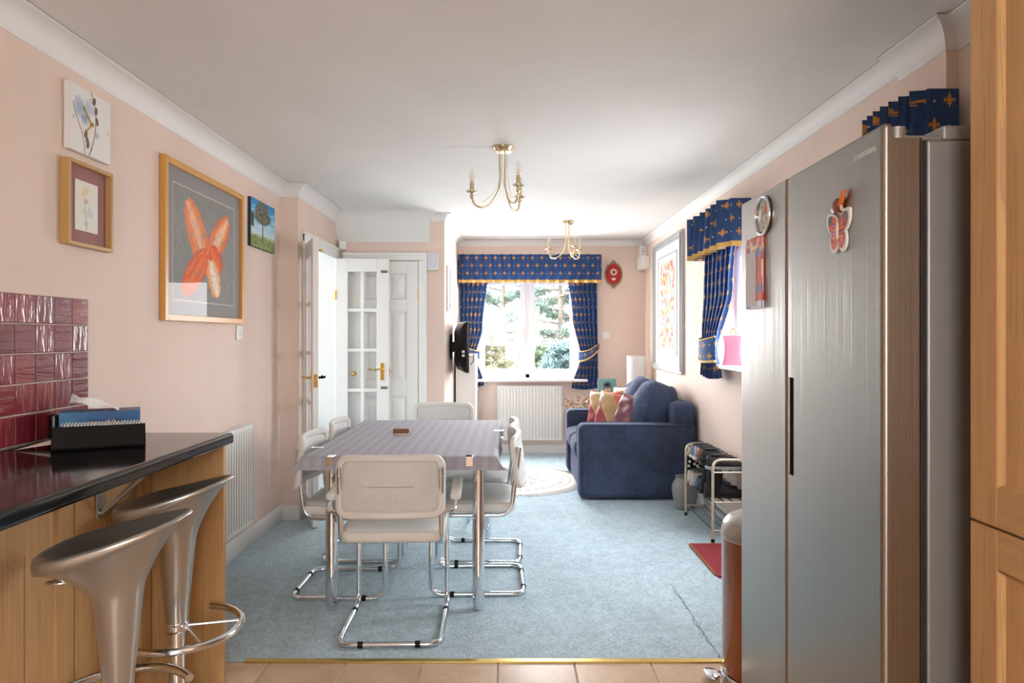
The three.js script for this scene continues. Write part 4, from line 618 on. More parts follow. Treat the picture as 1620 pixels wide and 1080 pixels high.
  add('canvas', bx(-0.215, 0.215, -0.154, 0.154, -0.02, 0, 0.002), std({ color: lin(0.03, 0.035, 0.04), roughness: 0.8 }), t); flat(0.428, 0.306, 0.0202, t, 'print', std({ map: tree, roughness: 0.6 }));
}
// ---------------------------------------------------------------- switches and boxes on the walls
function switchPlate(label, w, h, x, y, d, turn, rockers = 1) { const s = thing('light_switch', label, 'switch', [x, y, d], turn); add('plate', bx(-w / 2, w / 2, -h / 2, h / 2, -0.009, 0, 0.003), M.white, s); for (let k = 0; k < rockers; k++) add('rocker', bx(-0.009, 0.009, -0.013, 0.013, -0.013, -0.008, 0.002).translate((k - (rockers - 1) / 2) * 0.022, 0, 0), M.whiteMatt, s); return s; }
switchPlate('white light switch below the orange painting corner', 0.085, 0.085, -1.639, 1.33, 4.13, LEFT);
switchPlate('white double switch on the wall right of the garden window', 0.086, 0.086, 1.08, 1.325, 7.649, 0, 2);
// ---------------------------------------------------------------- radiators: made facing +z, base left corner at the origin
function radiator(label, w, h, x, y, d, turn) {
  const g = thing('radiator', label, 'radiator', [x, y, d], turn), n = Math.round(w / 0.036), pitch = w / n, fl = 0.012;
  const fn = (u, v) => { const t = (u * n) % 1, e = smooth(0.02, 0.06, v) * smooth(0.02, 0.06, 1 - v), rib = smooth(0.12, 0.28, t) * smooth(0.12, 0.28, 1 - t); return [u * w, v * h, 0.07 + fl * e * (rib - 1) + (e < 0.02 ? 0 : 0)]; };
  add('panel', grid(n * 8, 40, fn), M.white, g);
  add('rear_panel', bx(0, w, 0, h, -0.03, -0.022), M.white, g);
  for (const x0 of [-0.004, w - 0.002]) add('side_cover', bx(x0, x0 + 0.006, 0.005, h - 0.002, -0.072, -0.022, 0.002), M.white, g);
  add('top_grille', merge(bx(-0.004, w + 0.004, h - 0.003, h + 0.006, -0.074, -0.064, 0.002), bx(-0.004, w + 0.004, h - 0.003, h + 0.006, -0.03, -0.02, 0.002), ...Array.from({ length: Math.round(w / 0.03) }, (_, k) => bx(k * 0.03, k * 0.03 + 0.012, h - 0.002, h + 0.004, -0.066, -0.028))), M.white, g);
  add('underside', bx(0, w, 0, 0.004, -0.07, -0.022), M.white, g);
  add('wall_bracket', merge(bx(0.1, 0.14, 0.05, h - 0.05, -0.023, 0), bx(w - 0.14, w - 0.1, 0.05, h - 0.05, -0.023, 0)), M.white, g);
  return g;
}
radiator('white panel radiator under the garden window', 0.72, 0.60, -0.135, 0.158, 7.648, 0);
radiator('white panel radiator on the pink wall beyond the breakfast bar', 1.06, 0.60, -1.639, 0.17, 3.12, LEFT);
// ---------------------------------------------------------------- ceiling lights
function chandelier(label, x, d, turn) {
  const g = thing('ceiling_light', label, 'ceiling light', [x, H, d], turn, 'three arm brass ceiling lights');
  add('ceiling_plate', lathe([[0, 0], [0.062, 0], [0.064, -0.004], [0.062, -0.008], [0.055, -0.013], [0.05, -0.024], [0.045, -0.03], [0, -0.032]], 40), M.paleBrass, g);
  const arm = merge(curvePipe([[0.022, -0.028, 0], [0.022, -0.1, 0], [0.018, -0.17, 0], [0.03, -0.25, 0], [0.075, -0.32, 0], [0.125, -0.343, 0], [0.165, -0.325, 0], [0.18, -0.285, 0]], 40, 0.0055, 10)), wire = curvePipe([[0.012, -0.028, 0.02], [0.01, -0.12, 0.02], [0.04, -0.23, 0.016], [0.1, -0.3, 0.006], [0.155, -0.315, 0.0], [0.176, -0.3, 0]], 30, 0.0014, 6);
  const cup = lathe([[0, -0.29], [0.01, -0.29], [0.013, -0.28], [0.009, -0.268], [0.012, -0.262], [0.03, -0.256], [0.034, -0.25], [0.03, -0.252], [0.0, -0.256]], 24).translate(0.18, 0, 0), sleeve = cyl(0.0125, 0.0125, 0.055, 0.18, -0.254, 0, 20), bulb = lathe([[0, -0.2], [0.008, -0.2], [0.0155, -0.185], [0.0165, -0.168], [0.012, -0.142], [0.005, -0.122], [0, -0.118]], 20).translate(0.18, 0, 0), fil = merge(cyl(0.0025, 0.0025, 0.03, 0.18, -0.195, 0, 8));
  for (let k = 0; k < 3; k++) {
    const a = add('arm', arm, M.paleBrass, g); a.rotation.y = k * 2 * Math.PI / 3;
    add('wire', wire, M.paleBrass, a); add('drip_pan', cup, M.paleBrass, a); add('candle_sleeve', sleeve, M.paleBrass, a); add('filament', fil, std({ color: lin(0.75, 0.6, 0.35), metalness: 0.5, roughness: 0.4 }), a);
    add('bulb', bulb, phys({ color: lin(0.95, 0.93, 0.88), roughness: 0.05, transmission: 0.86, thickness: 0 }), a);
  }
}
chandelier('brass three arm candle ceiling light above the dining table', -0.035, 3.9, Math.PI - 0.04); chandelier('brass three arm candle ceiling light before the garden window', 0.545, 6.4, Math.PI - 0.25);

// ---------------------------------------------------------------- curtains
const farWall = (a, y, o) => [a, y, -(7.645 - o)], rightWall = (a, y, o) => [1.515 - o, y, -a];
function valance(label, map, a0, a1, out, y0, y1, n, amp = 1, group) {        // a0..a1 along the wall, returns at both ends
  const g = new THREE.Group(); g.name = numbered('valance'); scene.add(g); tag(g, label, 'valance', group);
  const L = Math.abs(a1 - a0), total = L + 2 * out, sg = Math.sign(a1 - a0), N = Math.round(n * 22);
  const at = (u, v, lift) => {
    const s = u * total, y = lerp(y1, y0, v); if (s < out || s > out + L) { const k = s < out ? s : total - s; return map(s < out ? a0 - sg * lift : a1 + sg * lift, y, k); }
    const t = (s - out) / L, f = (t * n) % 1, narrow = Math.exp(-(((f - 0.5) / 0.1) ** 2)) * (1 + 0.35 * Math.cos((f - 0.5) * 60)), broad = 0.5 - 0.5 * Math.cos(2 * Math.PI * f), k = smooth(0.25, 0.75, v), edge = smooth(0, 0.04, t) * smooth(0, 0.04, 1 - t);
    return map(a0 + sg * L * t, y - 0.006 * broad * k, out + amp * edge * (0.04 * narrow * (1 - 0.8 * k) + 0.044 * broad * k - 0.008 * k) + lift);
  };
  const trim = 0.032 / (y1 - y0);
  add('valance_cloth', grid(N, 16, (u, v) => at(u, v, 0), (u, v) => [u * total * 1.25, -v * (y1 - y0)]), M.curtain, g);
  add('gold_trim', grid(N, 3, (u, v) => at(u, 1 - trim + v * trim * 1.02, 0.0025), (u, v) => [u, v]), M.gold, g).userData.label = 'gold satin edging';
  add('pelmet_board', (() => { const p = [map(a0, y1 - 0.012, 0), map(a1, y1 - 0.03, out - 0.012)]; const b = new THREE.BoxGeometry(Math.abs(p[1][0] - p[0][0]) - 0.01, 0.014, Math.abs(p[1][2] - p[0][2]) - 0.01); return b.translate((p[0][0] + p[1][0]) / 2, y1 - 0.022, (p[0][2] + p[1][2]) / 2); })(), M.whiteMatt, g);
  return g;
}
function curtain(label, map, keys, folds, y0, y1, tie, group) {       // keys: [v, outer, inner, out]
  const g = new THREE.Group(); g.name = numbered('curtain'); scene.add(g); tag(g, label, 'curtain', group);
  const key = (v, c) => { for (let i = 0; i < keys.length - 1; i++) if (v <= keys[i + 1][0]) return lerp(keys[i][c], keys[i + 1][c], smooth(keys[i][0], keys[i + 1][0], v)); return keys[keys.length - 1][c]; };
  const vt = (y1 - tie.y) / (y1 - y0), width = Math.abs(keys[0][1] - keys[0][2]) * 2.1;
  const at = (u, v) => { const near = Math.exp(-(((v - vt) / 0.1) ** 2)), o = key(v, 1), i = key(v, 2), sp = u + 0.16 / folds * Math.sin(4 * Math.PI * folds * u) * (1 - near); return map(lerp(o, i, sp) , lerp(y1, y0, v) - 0.02 * smooth(0.85, 1, v) * Math.sin(u * 3), key(v, 3) + (0.028 * (1 - 0.5 * near) * (0.6 + 0.4 * v)) * Math.sin(2 * Math.PI * folds * u + 1.2 * Math.sin(3 * v))); };
  add('drape', grid(folds * 18, 60, at, (u, v) => [u * width, -v * (y1 - y0)]), M.curtain, g);
  const t = tie, S = Math.sign(t.inner - t.outer), band = (u, v) => { const k = Math.sin(Math.PI * clamp(u, 0, 1)), a = lerp(t.outer, t.inner, u), y = t.y + t.rise * (1 - u) ** 1.4 - t.h * (0.5 + 0.5 * Math.sqrt(u)) * (v - 0.5) - t.sag * k; return map(a, y, t.wall + (t.out - t.wall) * Math.pow(Math.sin(Math.PI * (0.02 + 0.8 * u)), 0.6)); };
  const b = add('tieback', grid(28, 8, band, (u, v) => [u * 0.4, -v * t.h]), M.curtain, g);
  for (const v of [-0.04, 1.04]) add('gold_piping', pipe(Array.from({ length: 29 }, (_, k) => band(k / 28, v)), v < 0 ? 0.006 : 0.0095, 0, 8), M.gold, b);
  return g;
}
valance('wide navy pinch pleat valance with gold edging over the garden window', farWall, -0.565, 1.014, 0.13, 1.905, 2.215, 15);
valance('navy pleated valance with gold edging over the side window', rightWall, 5.14, 4.275, 0.13, 1.877, 2.176, 6, 1.5);
valance('short dark blue pleated valance high on the wall above the fridge', rightWall, 2.66, 2.30, 0.105, 1.86, 2.142, 7, 1.2);
curtain('navy fleur de lis curtain by the television, tied back', farWall, [[0, -0.56, -0.22, 0.06], [0.55, -0.55, -0.30, 0.065], [0.76, -0.55, -0.37, 0.07], [1, -0.56, -0.285, 0.07]], 6, 0.77, 2.18, { y: 1.1, outer: -0.565, inner: -0.33, h: 0.09, rise: 0.1, sag: 0.0, out: 0.13, wall: 0.01 }, 'navy fleur de lis curtains');
curtain('navy fleur de lis curtain beside the red wall plaque, tied back', farWall, [[0, 0.965, 0.615, 0.06], [0.45, 0.975, 0.70, 0.065], [0.76, 0.98, 0.785, 0.07], [1, 0.985, 0.69, 0.07]], 6, 0.742, 2.18, { y: 1.09, outer: 1.0, inner: 0.765, h: 0.1, rise: 0.115, sag: 0.012, out: 0.14, wall: 0.01 }, 'navy fleur de lis curtains');
curtain('navy fleur de lis curtain of the side window, gathered in a blue band', rightWall, [[0, 5.03, 4.40, 0.06], [0.45, 5.03, 4.47, 0.065], [0.84, 5.03, 4.72, 0.085], [1, 5.04, 4.66, 0.085]], 6, 1.03, 2.14, { y: 1.225, outer: 5.06, inner: 4.60, h: 0.155, rise: 0.03, sag: 0.025, out: 0.175, wall: 0.03 }, 'navy fleur de lis curtains');

// ---------------------------------------------------------------- sofa
{
  const s = thing('sofa', 'navy blue suede two seat sofa with plump back cushions', 'sofa', [1.03, 0, 6.09]);
  const soft = (geo, k, f) => { const p = geo.attributes.position; for (let i = 0; i < p.count; i++) { const n = fbm((p.getX(i) * 0.9 + 3) % 1, ((p.getY(i) + p.getZ(i)) * 0.7 + 30) % 1, f, f, 3) - 0.5; p.setY(i, p.getY(i) + k * n); } return geo; };
  addAt('base', bx(0.585, 1.46, 0.02, 0.30, 5.6, 6.58, 0.02, 3), M.sofa, s);
  for (const [d0, d1] of [[5.44, 5.63], [6.56, 6.745]]) {
    const a = addAt('arm', bx(0.552, 1.498, 0.012, 0.607, d0, d1, 0.05, 5), M.sofa, s);
    for (const d of [d0 + 0.004, d1 - 0.004]) add('piping', pipe([V(0.57, 0.03, d), V(0.556, 0.585, d), V(0.62, 0.602, d), V(1.47, 0.60, d)].map((p) => p.sub(s.position)), 0.0055, 0.05, 8), M.sofaPipe, a);
  }
  addAt('backrest', bx(1.31, 1.5, 0.012, 0.775, 5.47, 6.715, 0.05, 5), M.sofa, s);
  for (const [d0, d1] of [[5.632, 6.093], [6.097, 6.558]]) {
    const c = addAt('seat_cushion', boxUV(ringSlab(0.80, d1 - d0, 0.06, [[0.05, -0.085], [0.015, -0.08], [0, -0.045], [-0.012, 0], [-0.004, 0.045], [0.02, 0.07], [0.07, 0.082], [0.14, 0.088], [(d1 - d0) / 2 - 0.002, 0.09]], (x, y) => 0.02 * Math.cos(x * 3.2)).rotateX(-Math.PI / 2).translate(0.945, 0.372, -(d0 + d1) / 2)), M.sofa, s);
    smoothed(c.geometry);
  }
  for (const [d, seed, yaw] of [[5.885, 3, -0.08], [6.36, 9, 0.03]]) {
    const g = new THREE.Group(); g.name = 'back_cushion'; s.add(g); g.position.set(1.235 - 1.03, 0.675, -(d - 6.09)); g.rotation.set(0, -Math.PI / 2 + yaw, 0); g.rotateX(-0.36); g.scale.set(1.06, 1.06, 1.16);
    const r = rng(seed), p1 = r() * 6, p2 = r() * 6, rows = [[0.22, -0.135], [0.12, -0.135], [0.05, -0.12], [0.012, -0.095], [0, -0.07], [-0.004, 0], [0, 0.07], [0.012, 0.095], [0.045, 0.125], [0.1, 0.15], [0.16, 0.162], [0.225, 0.166]];
    const body = ringSlab(0.475, 0.455, 0.17, rows, () => 0, 14), q = body.attributes.position; for (let i = 0; i < q.count; i++) { const x = q.getX(i), y = q.getY(i), z = q.getZ(i); q.setZ(i, z + 0.007 * Math.sin(x * 22 + y * 30 + p1) * Math.sin(y * 17 + p2) + 0.006 * Math.sin(y * 46 + x * 12 + p2) * (z > 0.05 ? 1 : 0.3)); }
    body.computeVertexNormals(); const m = add('cushion_cover', boxUV(body), M.sofa, g); smoothed(m.geometry);
    for (const z of [-0.075, 0.075]) { const o = []; for (let k = 0; k < 64; k++) { const a = k / 64 * 2 * Math.PI, c = Math.cos(a), e = Math.sin(a), pw = 0.52; o.push([0.242 * Math.sign(c) * Math.abs(c) ** pw, 0.231 * Math.sign(e) * Math.abs(e) ** pw, z]); } add('piping', pipe(o, 0.0045, 0.0, 6, true), M.sofaPipe, g); }
  }
}
// scatter cushions
{
  const harlequin = drawn(512, 512, (c, w, h) => { const r = rng(14); c.fillStyle = '#b3423c'; c.fillRect(0, 0, w, h); for (let j = -1; j < 3; j++) for (let i = -1; i < 3; i++) for (let o = 0; o < 2; o++) { const x = i * 256 + o * 128 + 128, y = j * 340 + o * 170 + 85; c.fillStyle = ['#cdb485', '#a22f36', '#d6695c', '#c9aa76'][(i * 2 + j + o * 3 + 8) % 4]; c.beginPath(); c.moveTo(x, y - 170); c.lineTo(x + 128, y); c.lineTo(x, y + 170); c.lineTo(x - 128, y); c.fill(); } c.strokeStyle = 'rgba(150,80,60,.5)'; c.lineWidth = 3; for (let i = -4; i < 10; i++) { c.beginPath(); c.moveTo(i * 128, 0); c.lineTo(i * 128 + 386, 512); c.moveTo(i * 128, 0); c.lineTo(i * 128 - 386, 512); c.stroke(); } for (let i = 0; i < 5000; i++) { c.fillStyle = r() < 0.5 ? 'rgba(255,240,210,.06)' : 'rgba(60,10,10,.06)'; c.fillRect(r() * w, r() * h, 6, 1); } });
  const brocade = drawn(256, 256, (c, w, h) => { c.fillStyle = '#cfc6ba'; c.fillRect(0, 0, w, h); c.fillStyle = '#87714a'; c.beginPath(); c.moveTo(150, 0); c.lineTo(256, 0); c.lineTo(256, 256); c.lineTo(110, 256); c.fill(); const r = rng(2); for (let i = 0; i < 300; i++) { c.fillStyle = ['rgba(190,165,110,.5)', 'rgba(80,60,30,.4)', 'rgba(235,228,220,.5)'][Math.floor(r() * 3)]; c.beginPath(); c.arc(r() * w, r() * h, 2 + r() * 5, 0, 7); c.fill(); } });
  const mk = (label, mat, x, y, d, w, h, t, yaw, tilt, roll, seed) => { const m = add('scatter_cushion', smoothed(plain(pillow(w, h, t, 22, 0.1, 0, seed))), mat); m.position.set(x, y, -d); m.rotation.set(tilt, yaw, roll, 'YXZ'); return tag(m, label, 'cushion', 'cushions on the sofa'); };
  const silk = (map, color = lin(1, 1, 1)) => phys({ map, color, roughness: 0.5, sheen: 0.25, sheenColor: lin(0.5, 0.3, 0.25), sheenRoughness: 0.4 });
  mk('red and gold harlequin cushion by the far sofa arm', silk(harlequin, lin(0.8, 0.74, 0.7)), 0.88, 0.635, 6.30, 0.37, 0.36, 0.14, -0.75, -0.28, 0.08, 5);
  mk('red and gold harlequin cushion leaning on the other patterned cushion', silk(harlequin, lin(0.74, 0.66, 0.62)), 0.935, 0.635, 6.09, 0.36, 0.36, 0.14, -0.62, -0.3, -0.1, 6);
  mk('plain burgundy silk cushion before the navy back cushion', silk(null, lin(0.11, 0.010, 0.024)), 1.045, 0.625, 5.86, 0.36, 0.36, 0.15, -0.95, -0.35, -0.12, 7);
  mk('cream and gold brocade cushion propped behind the red cushions', silk(brocade), 1.11, 0.69, 6.36, 0.36, 0.34, 0.14, -0.8, -0.3, 0.15, 8);
  mk('tan satin cushion tucked behind the patterned cushions', silk(null, lin(0.34, 0.2, 0.08)), 1.05, 0.635, 6.2, 0.32, 0.34, 0.11, -0.85, -0.3, -0.1, 11);
}
tag(add('blue_book', bx(0.86, 1.04, 0.608, 0.632, 6.60, 6.70, 0.004), std({ color: lin(0.18, 0.32, 0.5), roughness: 0.4 })), 'small blue book lying on the far sofa arm', 'book');
// ---------------------------------------------------------------- rug
{
  const R = 0.60, art = drawn(1024, 1024, (c, w, h) => {
    c.fillStyle = '#e6dfd8'; c.fillRect(0, 0, w, h); const r = rng(19), cx = 512; c.strokeStyle = '#a9928c'; c.lineWidth = 7; c.beginPath(); c.arc(cx, cx, 455, 0, 7); c.stroke(); c.strokeStyle = '#cdb9b4'; c.lineWidth = 4; c.beginPath(); c.arc(cx, cx, 330, 0, 7); c.stroke();
    const flower = (x, y, s) => { for (let k = 0; k < 6; k++) { const a = k / 6 * 6.283 + r(); c.fillStyle = ['#d8a9a8', '#c7b3bd', '#dcc3bb', '#b9c2c4'][Math.floor(r() * 4)]; c.beginPath(); c.ellipse(x + s * Math.cos(a), y + s * Math.sin(a), s * 0.7, s * 0.45, a, 0, 7); c.fill(); } c.fillStyle = '#6f7688'; c.beginPath(); c.arc(x, y, s * 0.4, 0, 7); c.fill(); };
    for (let k = 0; k < 20; k++) { const a = k / 20 * 6.283; flower(cx + 390 * Math.cos(a), cx + 390 * Math.sin(a), 18 + r() * 8); c.fillStyle = '#8f9c8e'; c.beginPath(); c.ellipse(cx + 395 * Math.cos(a + 0.15), cx + 395 * Math.sin(a + 0.15), 22, 8, a, 0, 7); c.fill(); }
    for (let k = 0; k < 46; k++) { const a = r() * 6.283, q = 270 * Math.sqrt(r()); flower(cx + q * Math.cos(a), cx + q * Math.sin(a), 12 + r() * 14); c.fillStyle = ['#9aa69a', '#7d8796'][k % 2]; c.beginPath(); c.ellipse(cx + q * Math.cos(a) + 24, cx + q * Math.sin(a) + 10, 20, 7, a, 0, 7); c.fill(); }
  });
  const g = thing('round_rug', 'round cream fringed rug with faded flowers before the sofa', 'rug', [0.02, 0, 6.22]);
  const disc = lathe([[R, 0.001], [R, 0.008], [R - 0.006, 0.012], [0, 0.012]], 72), p = disc.attributes.position, uv = disc.attributes.uv; for (let i = 0; i < p.count; i++) uv.setXY(i, 0.5 + p.getX(i) / (2 * R), 0.5 + p.getZ(i) / (2 * R));
  add('pile', disc, std({ map: art, roughness: 1, bumpMap: (() => { const t = carpetBump.clone(); t.repeat.set(1, 1); return t; })(), bumpScale: 0.004 }), g);
  const r = rng(23), tuft = []; for (let k = 0; k < 300; k++) { const a = k / 300 * 6.283, b = a + 0.06 * (r() - 0.5), l = 0.055 + 0.025 * r(); tuft.push(pipe([[(R - 0.004) * Math.cos(a), 0.007, (R - 0.004) * Math.sin(a)], [(R + l) * Math.cos(b), 0.0035, (R + l) * Math.sin(b)]], 0.0032, 0, 5)); }
  add('fringe', merge(tuft), std({ color: lin(0.74, 0.70, 0.66), roughness: 1 }), g).userData.kind = 'stuff';
}
// ---------------------------------------------------------------- television wall
{
  const t = thing('television', 'black flat television on a wall bracket, seen from its edge', 'television', [-0.572, 1.21, 6.6], 0.17);
  const rot = new THREE.Group(); const P = (geo) => geo.rotateY(Math.PI / 2);                       // made facing +z, turned to +x
  add('bezel', P(ringSlab(0.74, 0.475, 0.02, [[0.02, -0.02], [0, -0.014], [0, 0.006], [0.004, 0.012], [0.022, 0.012], [0.024, 0.008]], () => 0, 6).translate(0, 0, 0.13)), M.blackGloss, t);
  add('screen', P(new THREE.BoxGeometry(0.695, 0.43, 0.004).translate(0, 0, 0.137)), std({ color: lin(0.006, 0.006, 0.008), roughness: 0.08 }), t);
  add('back_shell', P(ringSlab(0.73, 0.465, 0.03, [[0, 0.115], [0.004, 0.1], [0.05, 0.075], [0.09, 0.06], [0.231, 0.06]], () => 0, 6)), M.black, t);
  add('wall_bracket', merge(P(bx(-0.12, 0.12, -0.12, 0.12, -0.012, 0, 0.002)), P(bx(-0.05, 0.05, -0.05, 0.05, -0.075, -0.012, 0.002))), M.black, t);
  add('stand_bar', pipe([[0.165, -0.16, 0.3], [0.19, -0.13, 0.3], [0.19, 0.15, 0.3], [0.165, 0.16, 0.3]], 0.004, 0.01, 8), M.black, t);
  for (let k = 0; k < 4; k++) add('cable', curvePipe([[0.06, 0.1 - k * 0.06, 0.36], [0.02 + k * 0.006, 0.06 - k * 0.07, 0.385], [0.012, -0.08 - k * 0.03, 0.38 - k * 0.012], [0.05, -0.17, 0.36 - k * 0.02]], 20, 0.004, 7), M.black, t);
  for (const [y, c] of [[-0.05, [0.6, 0.6, 0.6]], [-0.085, [0.55, 0.56, 0.58]]]) add('plug', bx(0.075, 0.1, y, y + 0.022, -0.375, -0.362, 0.002), std({ color: lin(...c), roughness: 0.5 }), t);
  const c = thing('white_cabinet', 'narrow white cabinet in the corner below the television', 'cabinet', [-0.462, 0, 7.28]);
  addAt('body', bx(-0.556, -0.36, 0.002, 1.10, 7.06, 7.50, 0.003), M.white, c); addAt('cabinet_top', bx(-0.556, -0.352, 1.101, 1.122, 7.052, 7.505, 0.004), M.white, c);
  addAt('door', bx(-0.36, -0.352, 0.06, 1.09, 7.07, 7.49, 0.002), M.white, c); addAt('knob', new THREE.SphereGeometry(0.012, 12, 8).translate(-0.342, 0.75, -7.12), M.white, c);
  for (const [d, y, w, h, what] of [[6.35, 1.75, 0.3, 0.42, 'pale landscape sketch'], [7.2, 1.68, 0.22, 0.3, 'pale pencil sketch']]) {
    const f = thing('sketch_picture', `${what} in a thin white frame on the television wall`, 'picture', [-0.573, y, d], LEFT); frameRing(w, h, 0.018, 0.02, M.white, f); flat(w - 0.03, h - 0.03, 0.006, f, 'sketch', std({ color: lin(0.66, 0.66, 0.66), map: plasterTone, roughness: 0.8 }));
  }
  switchPlate('white switch on the wall behind the television', 0.085, 0.085, -0.573, 1.28, 6.1, LEFT);
}
// ---------------------------------------------------------------- alarm parts in the alcove and boxes in the corner
{
  const p = thing('motion_sensor', 'small white motion sensor in the alcove corner above the doors', 'sensor', [-1.47, 2.105, 5.985], 0.6); add('housing', extr((() => { const s = new THREE.Shape(); s.moveTo(-0.03, -0.035); s.lineTo(0.03, -0.035); s.lineTo(0.033, 0.04); s.lineTo(-0.033, 0.04); return s; })(), 0.04, 0.006).translate(0, 0, -0.01), M.white, p); add('lens', bx(-0.02, 0.02, -0.025, 0.01, -0.033, -0.028, 0.003), M.whiteMatt, p);
  const a = thing('alarm_panel', 'white alarm control panel beside the cupboard door', 'panel', [-0.675, 1.97, 6.019]); add('case', bx(-0.052, 0.052, -0.075, 0.08, -0.035, 0, 0.006), M.white, a); add('cover', bx(-0.045, 0.045, -0.06, 0.072, -0.039, -0.034, 0.004), std({ color: lin(0.62, 0.62, 0.68), roughness: 0.4 }), a);
  const b = thing('junction_box', 'pair of white electrical boxes high in the lounge corner', 'electrical box', [1.48, 2.19, 7.62]); add('upper_box', bx(-0.04, 0.039, 0.005, 0.125, -0.1, 0.025, 0.006), M.white, b); add('lower_box', bx(-0.055, 0.039, -0.145, 0.0, -0.22, 0.025, 0.008), M.white, b); add('indicator', new THREE.SphereGeometry(0.006, 8, 6).translate(-0.005, 0.06, 0.101), M.black, b);
}
// ---------------------------------------------------------------- red wall plaque
{
  const g = thing('wall_plaque', 'red oval wall plaque in a brass filigree frame', 'plaque', [1.165, 2.008, 7.648]);
  const oval = (rx, ry, prof) => grid(48, prof.length - 1, (u, v) => { const [k, z] = prof[Math.round(v * (prof.length - 1))], a = u * 2 * Math.PI; return [rx * k * Math.cos(a), ry * k * Math.sin(a), z]; }, (u, v) => [u, v], true);
  add('red_plate', oval(0.084, 0.115, [[1, 0], [1, 0.012], [0.7, 0.018], [0.01, 0.02]]), std({ color: lin(0.42, 0.012, 0.015), roughness: 0.6 }), g);
  const ring = []; for (let k = 0; k < 34; k++) { const a = k / 34 * 2 * Math.PI; ring.push(new THREE.TorusGeometry(0.0078, 0.0026, 6, 12).translate(0.093 * Math.cos(a), 0.124 * Math.sin(a), 0.009)); }
  ring.push(new THREE.TorusGeometry(1, 0.03, 6, 48).scale(0.086, 0.117, 0.12).translate(0, 0, 0.012)); for (const s of [1, -1]) ring.push(new THREE.TorusGeometry(0.014, 0.0035, 6, 16).translate(0, s * 0.142, 0.009), new THREE.TorusGeometry(0.009, 0.003, 6, 14).translate(-0.014, s * 0.131, 0.009), new THREE.TorusGeometry(0.009, 0.003, 6, 14).translate(0.014, s * 0.131, 0.009));
  add('filigree_frame', merge(ring), std({ color: lin(0.36, 0.28, 0.15), metalness: 1, roughness: 0.4 }), g);
  const md = add('medallion', lathe([[0.034, 0.019], [0.037, 0.022], [0.034, 0.025], [0.022, 0.025], [0.02, 0.021], [0, 0.021]], 36).rotateX(Math.PI / 2).translate(0, 0.022, 0), std({ color: lin(0.72, 0.6, 0.42), roughness: 0.5 }), g); add('medallion_centre', lathe([[0.019, 0.021], [0.016, 0.025], [0, 0.026]], 24).rotateX(Math.PI / 2).translate(0, 0.022, 0), std({ color: lin(0.3, 0.03, 0.03), roughness: 0.5 }), md);
  add('small_medallion', new THREE.SphereGeometry(1, 20, 12).scale(0.022, 0.015, 0.006).translate(0, -0.055, 0.02), std({ color: lin(0.72, 0.62, 0.46), roughness: 0.5 }), g);
}
// ---------------------------------------------------------------- large picture on the right wall
{
  const art = drawn(512, 640, (c, w, h) => { c.fillStyle = '#d9dad6'; c.fillRect(0, 0, w, h); const r = rng(63), cols = ['#d8492c', '#e88a3a', '#e7b548', '#7fa8c4', '#9cc0cf', '#8fa36a', '#d98f8a', '#c9a4c0', '#e4d3a0', '#5f8f8a', '#c04a3a', '#b9cbd0']; for (let i = 0; i < 900; i++) { const x = r() * w, y = r() * h, s = 8 + r() * 26; c.fillStyle = cols[Math.floor(r() * cols.length)]; c.globalAlpha = 0.55 + 0.4 * r(); c.beginPath(); for (let k = 0; k < 7; k++) { const a = k / 7 * 6.283, q = s * (0.6 + 0.6 * r()); c.lineTo(x + q * Math.cos(a), y + q * Math.sin(a)); } c.fill(); } c.globalAlpha = 0.5; c.strokeStyle = '#6f5a48'; c.lineWidth = 1.5; for (let i = 0; i < 160; i++) { const x = r() * w, y = r() * h; c.beginPath(); c.moveTo(x, y); c.quadraticCurveTo(x + 20 * (r() - 0.5), y + 20, x + 30 * (r() - 0.5), y + 40); c.stroke(); } });
  const g = thing('mosaic_picture', 'large bright patchwork picture in a silver grey frame above the sofa', 'picture', [1.519, 1.612, 6.51], -Math.PI / 2), fm = std({ color: lin(0.42, 0.43, 0.43), metalness: 0.35, roughness: 0.38 });
  frameRing(1.17, 1.26, 0.062, 0.03, fm, g); frameRing(1.13, 1.22, 0.018, 0.04, fm, g, 'frame_ridge'); flat(1.05, 1.14, 0.012, g, 'mount', std({ color: lin(0.78, 0.77, 0.75), roughness: 0.8 }));
  frameRing(0.76, 0.96, 0.012, 0.02, fm, g, 'inner_fillet'); flat(0.74, 0.94, 0.0145, g, 'backing_sheet', std({ color: lin(0.66, 0.67, 0.67), roughness: 0.8 })); flat(0.58, 0.82, 0.0165, g, 'artwork', std({ map: art, roughness: 0.7 })); add('glazing', new THREE.PlaneGeometry(1.05, 1.14).translate(0, 0, 0.026), M.pictureGlass, g);
}
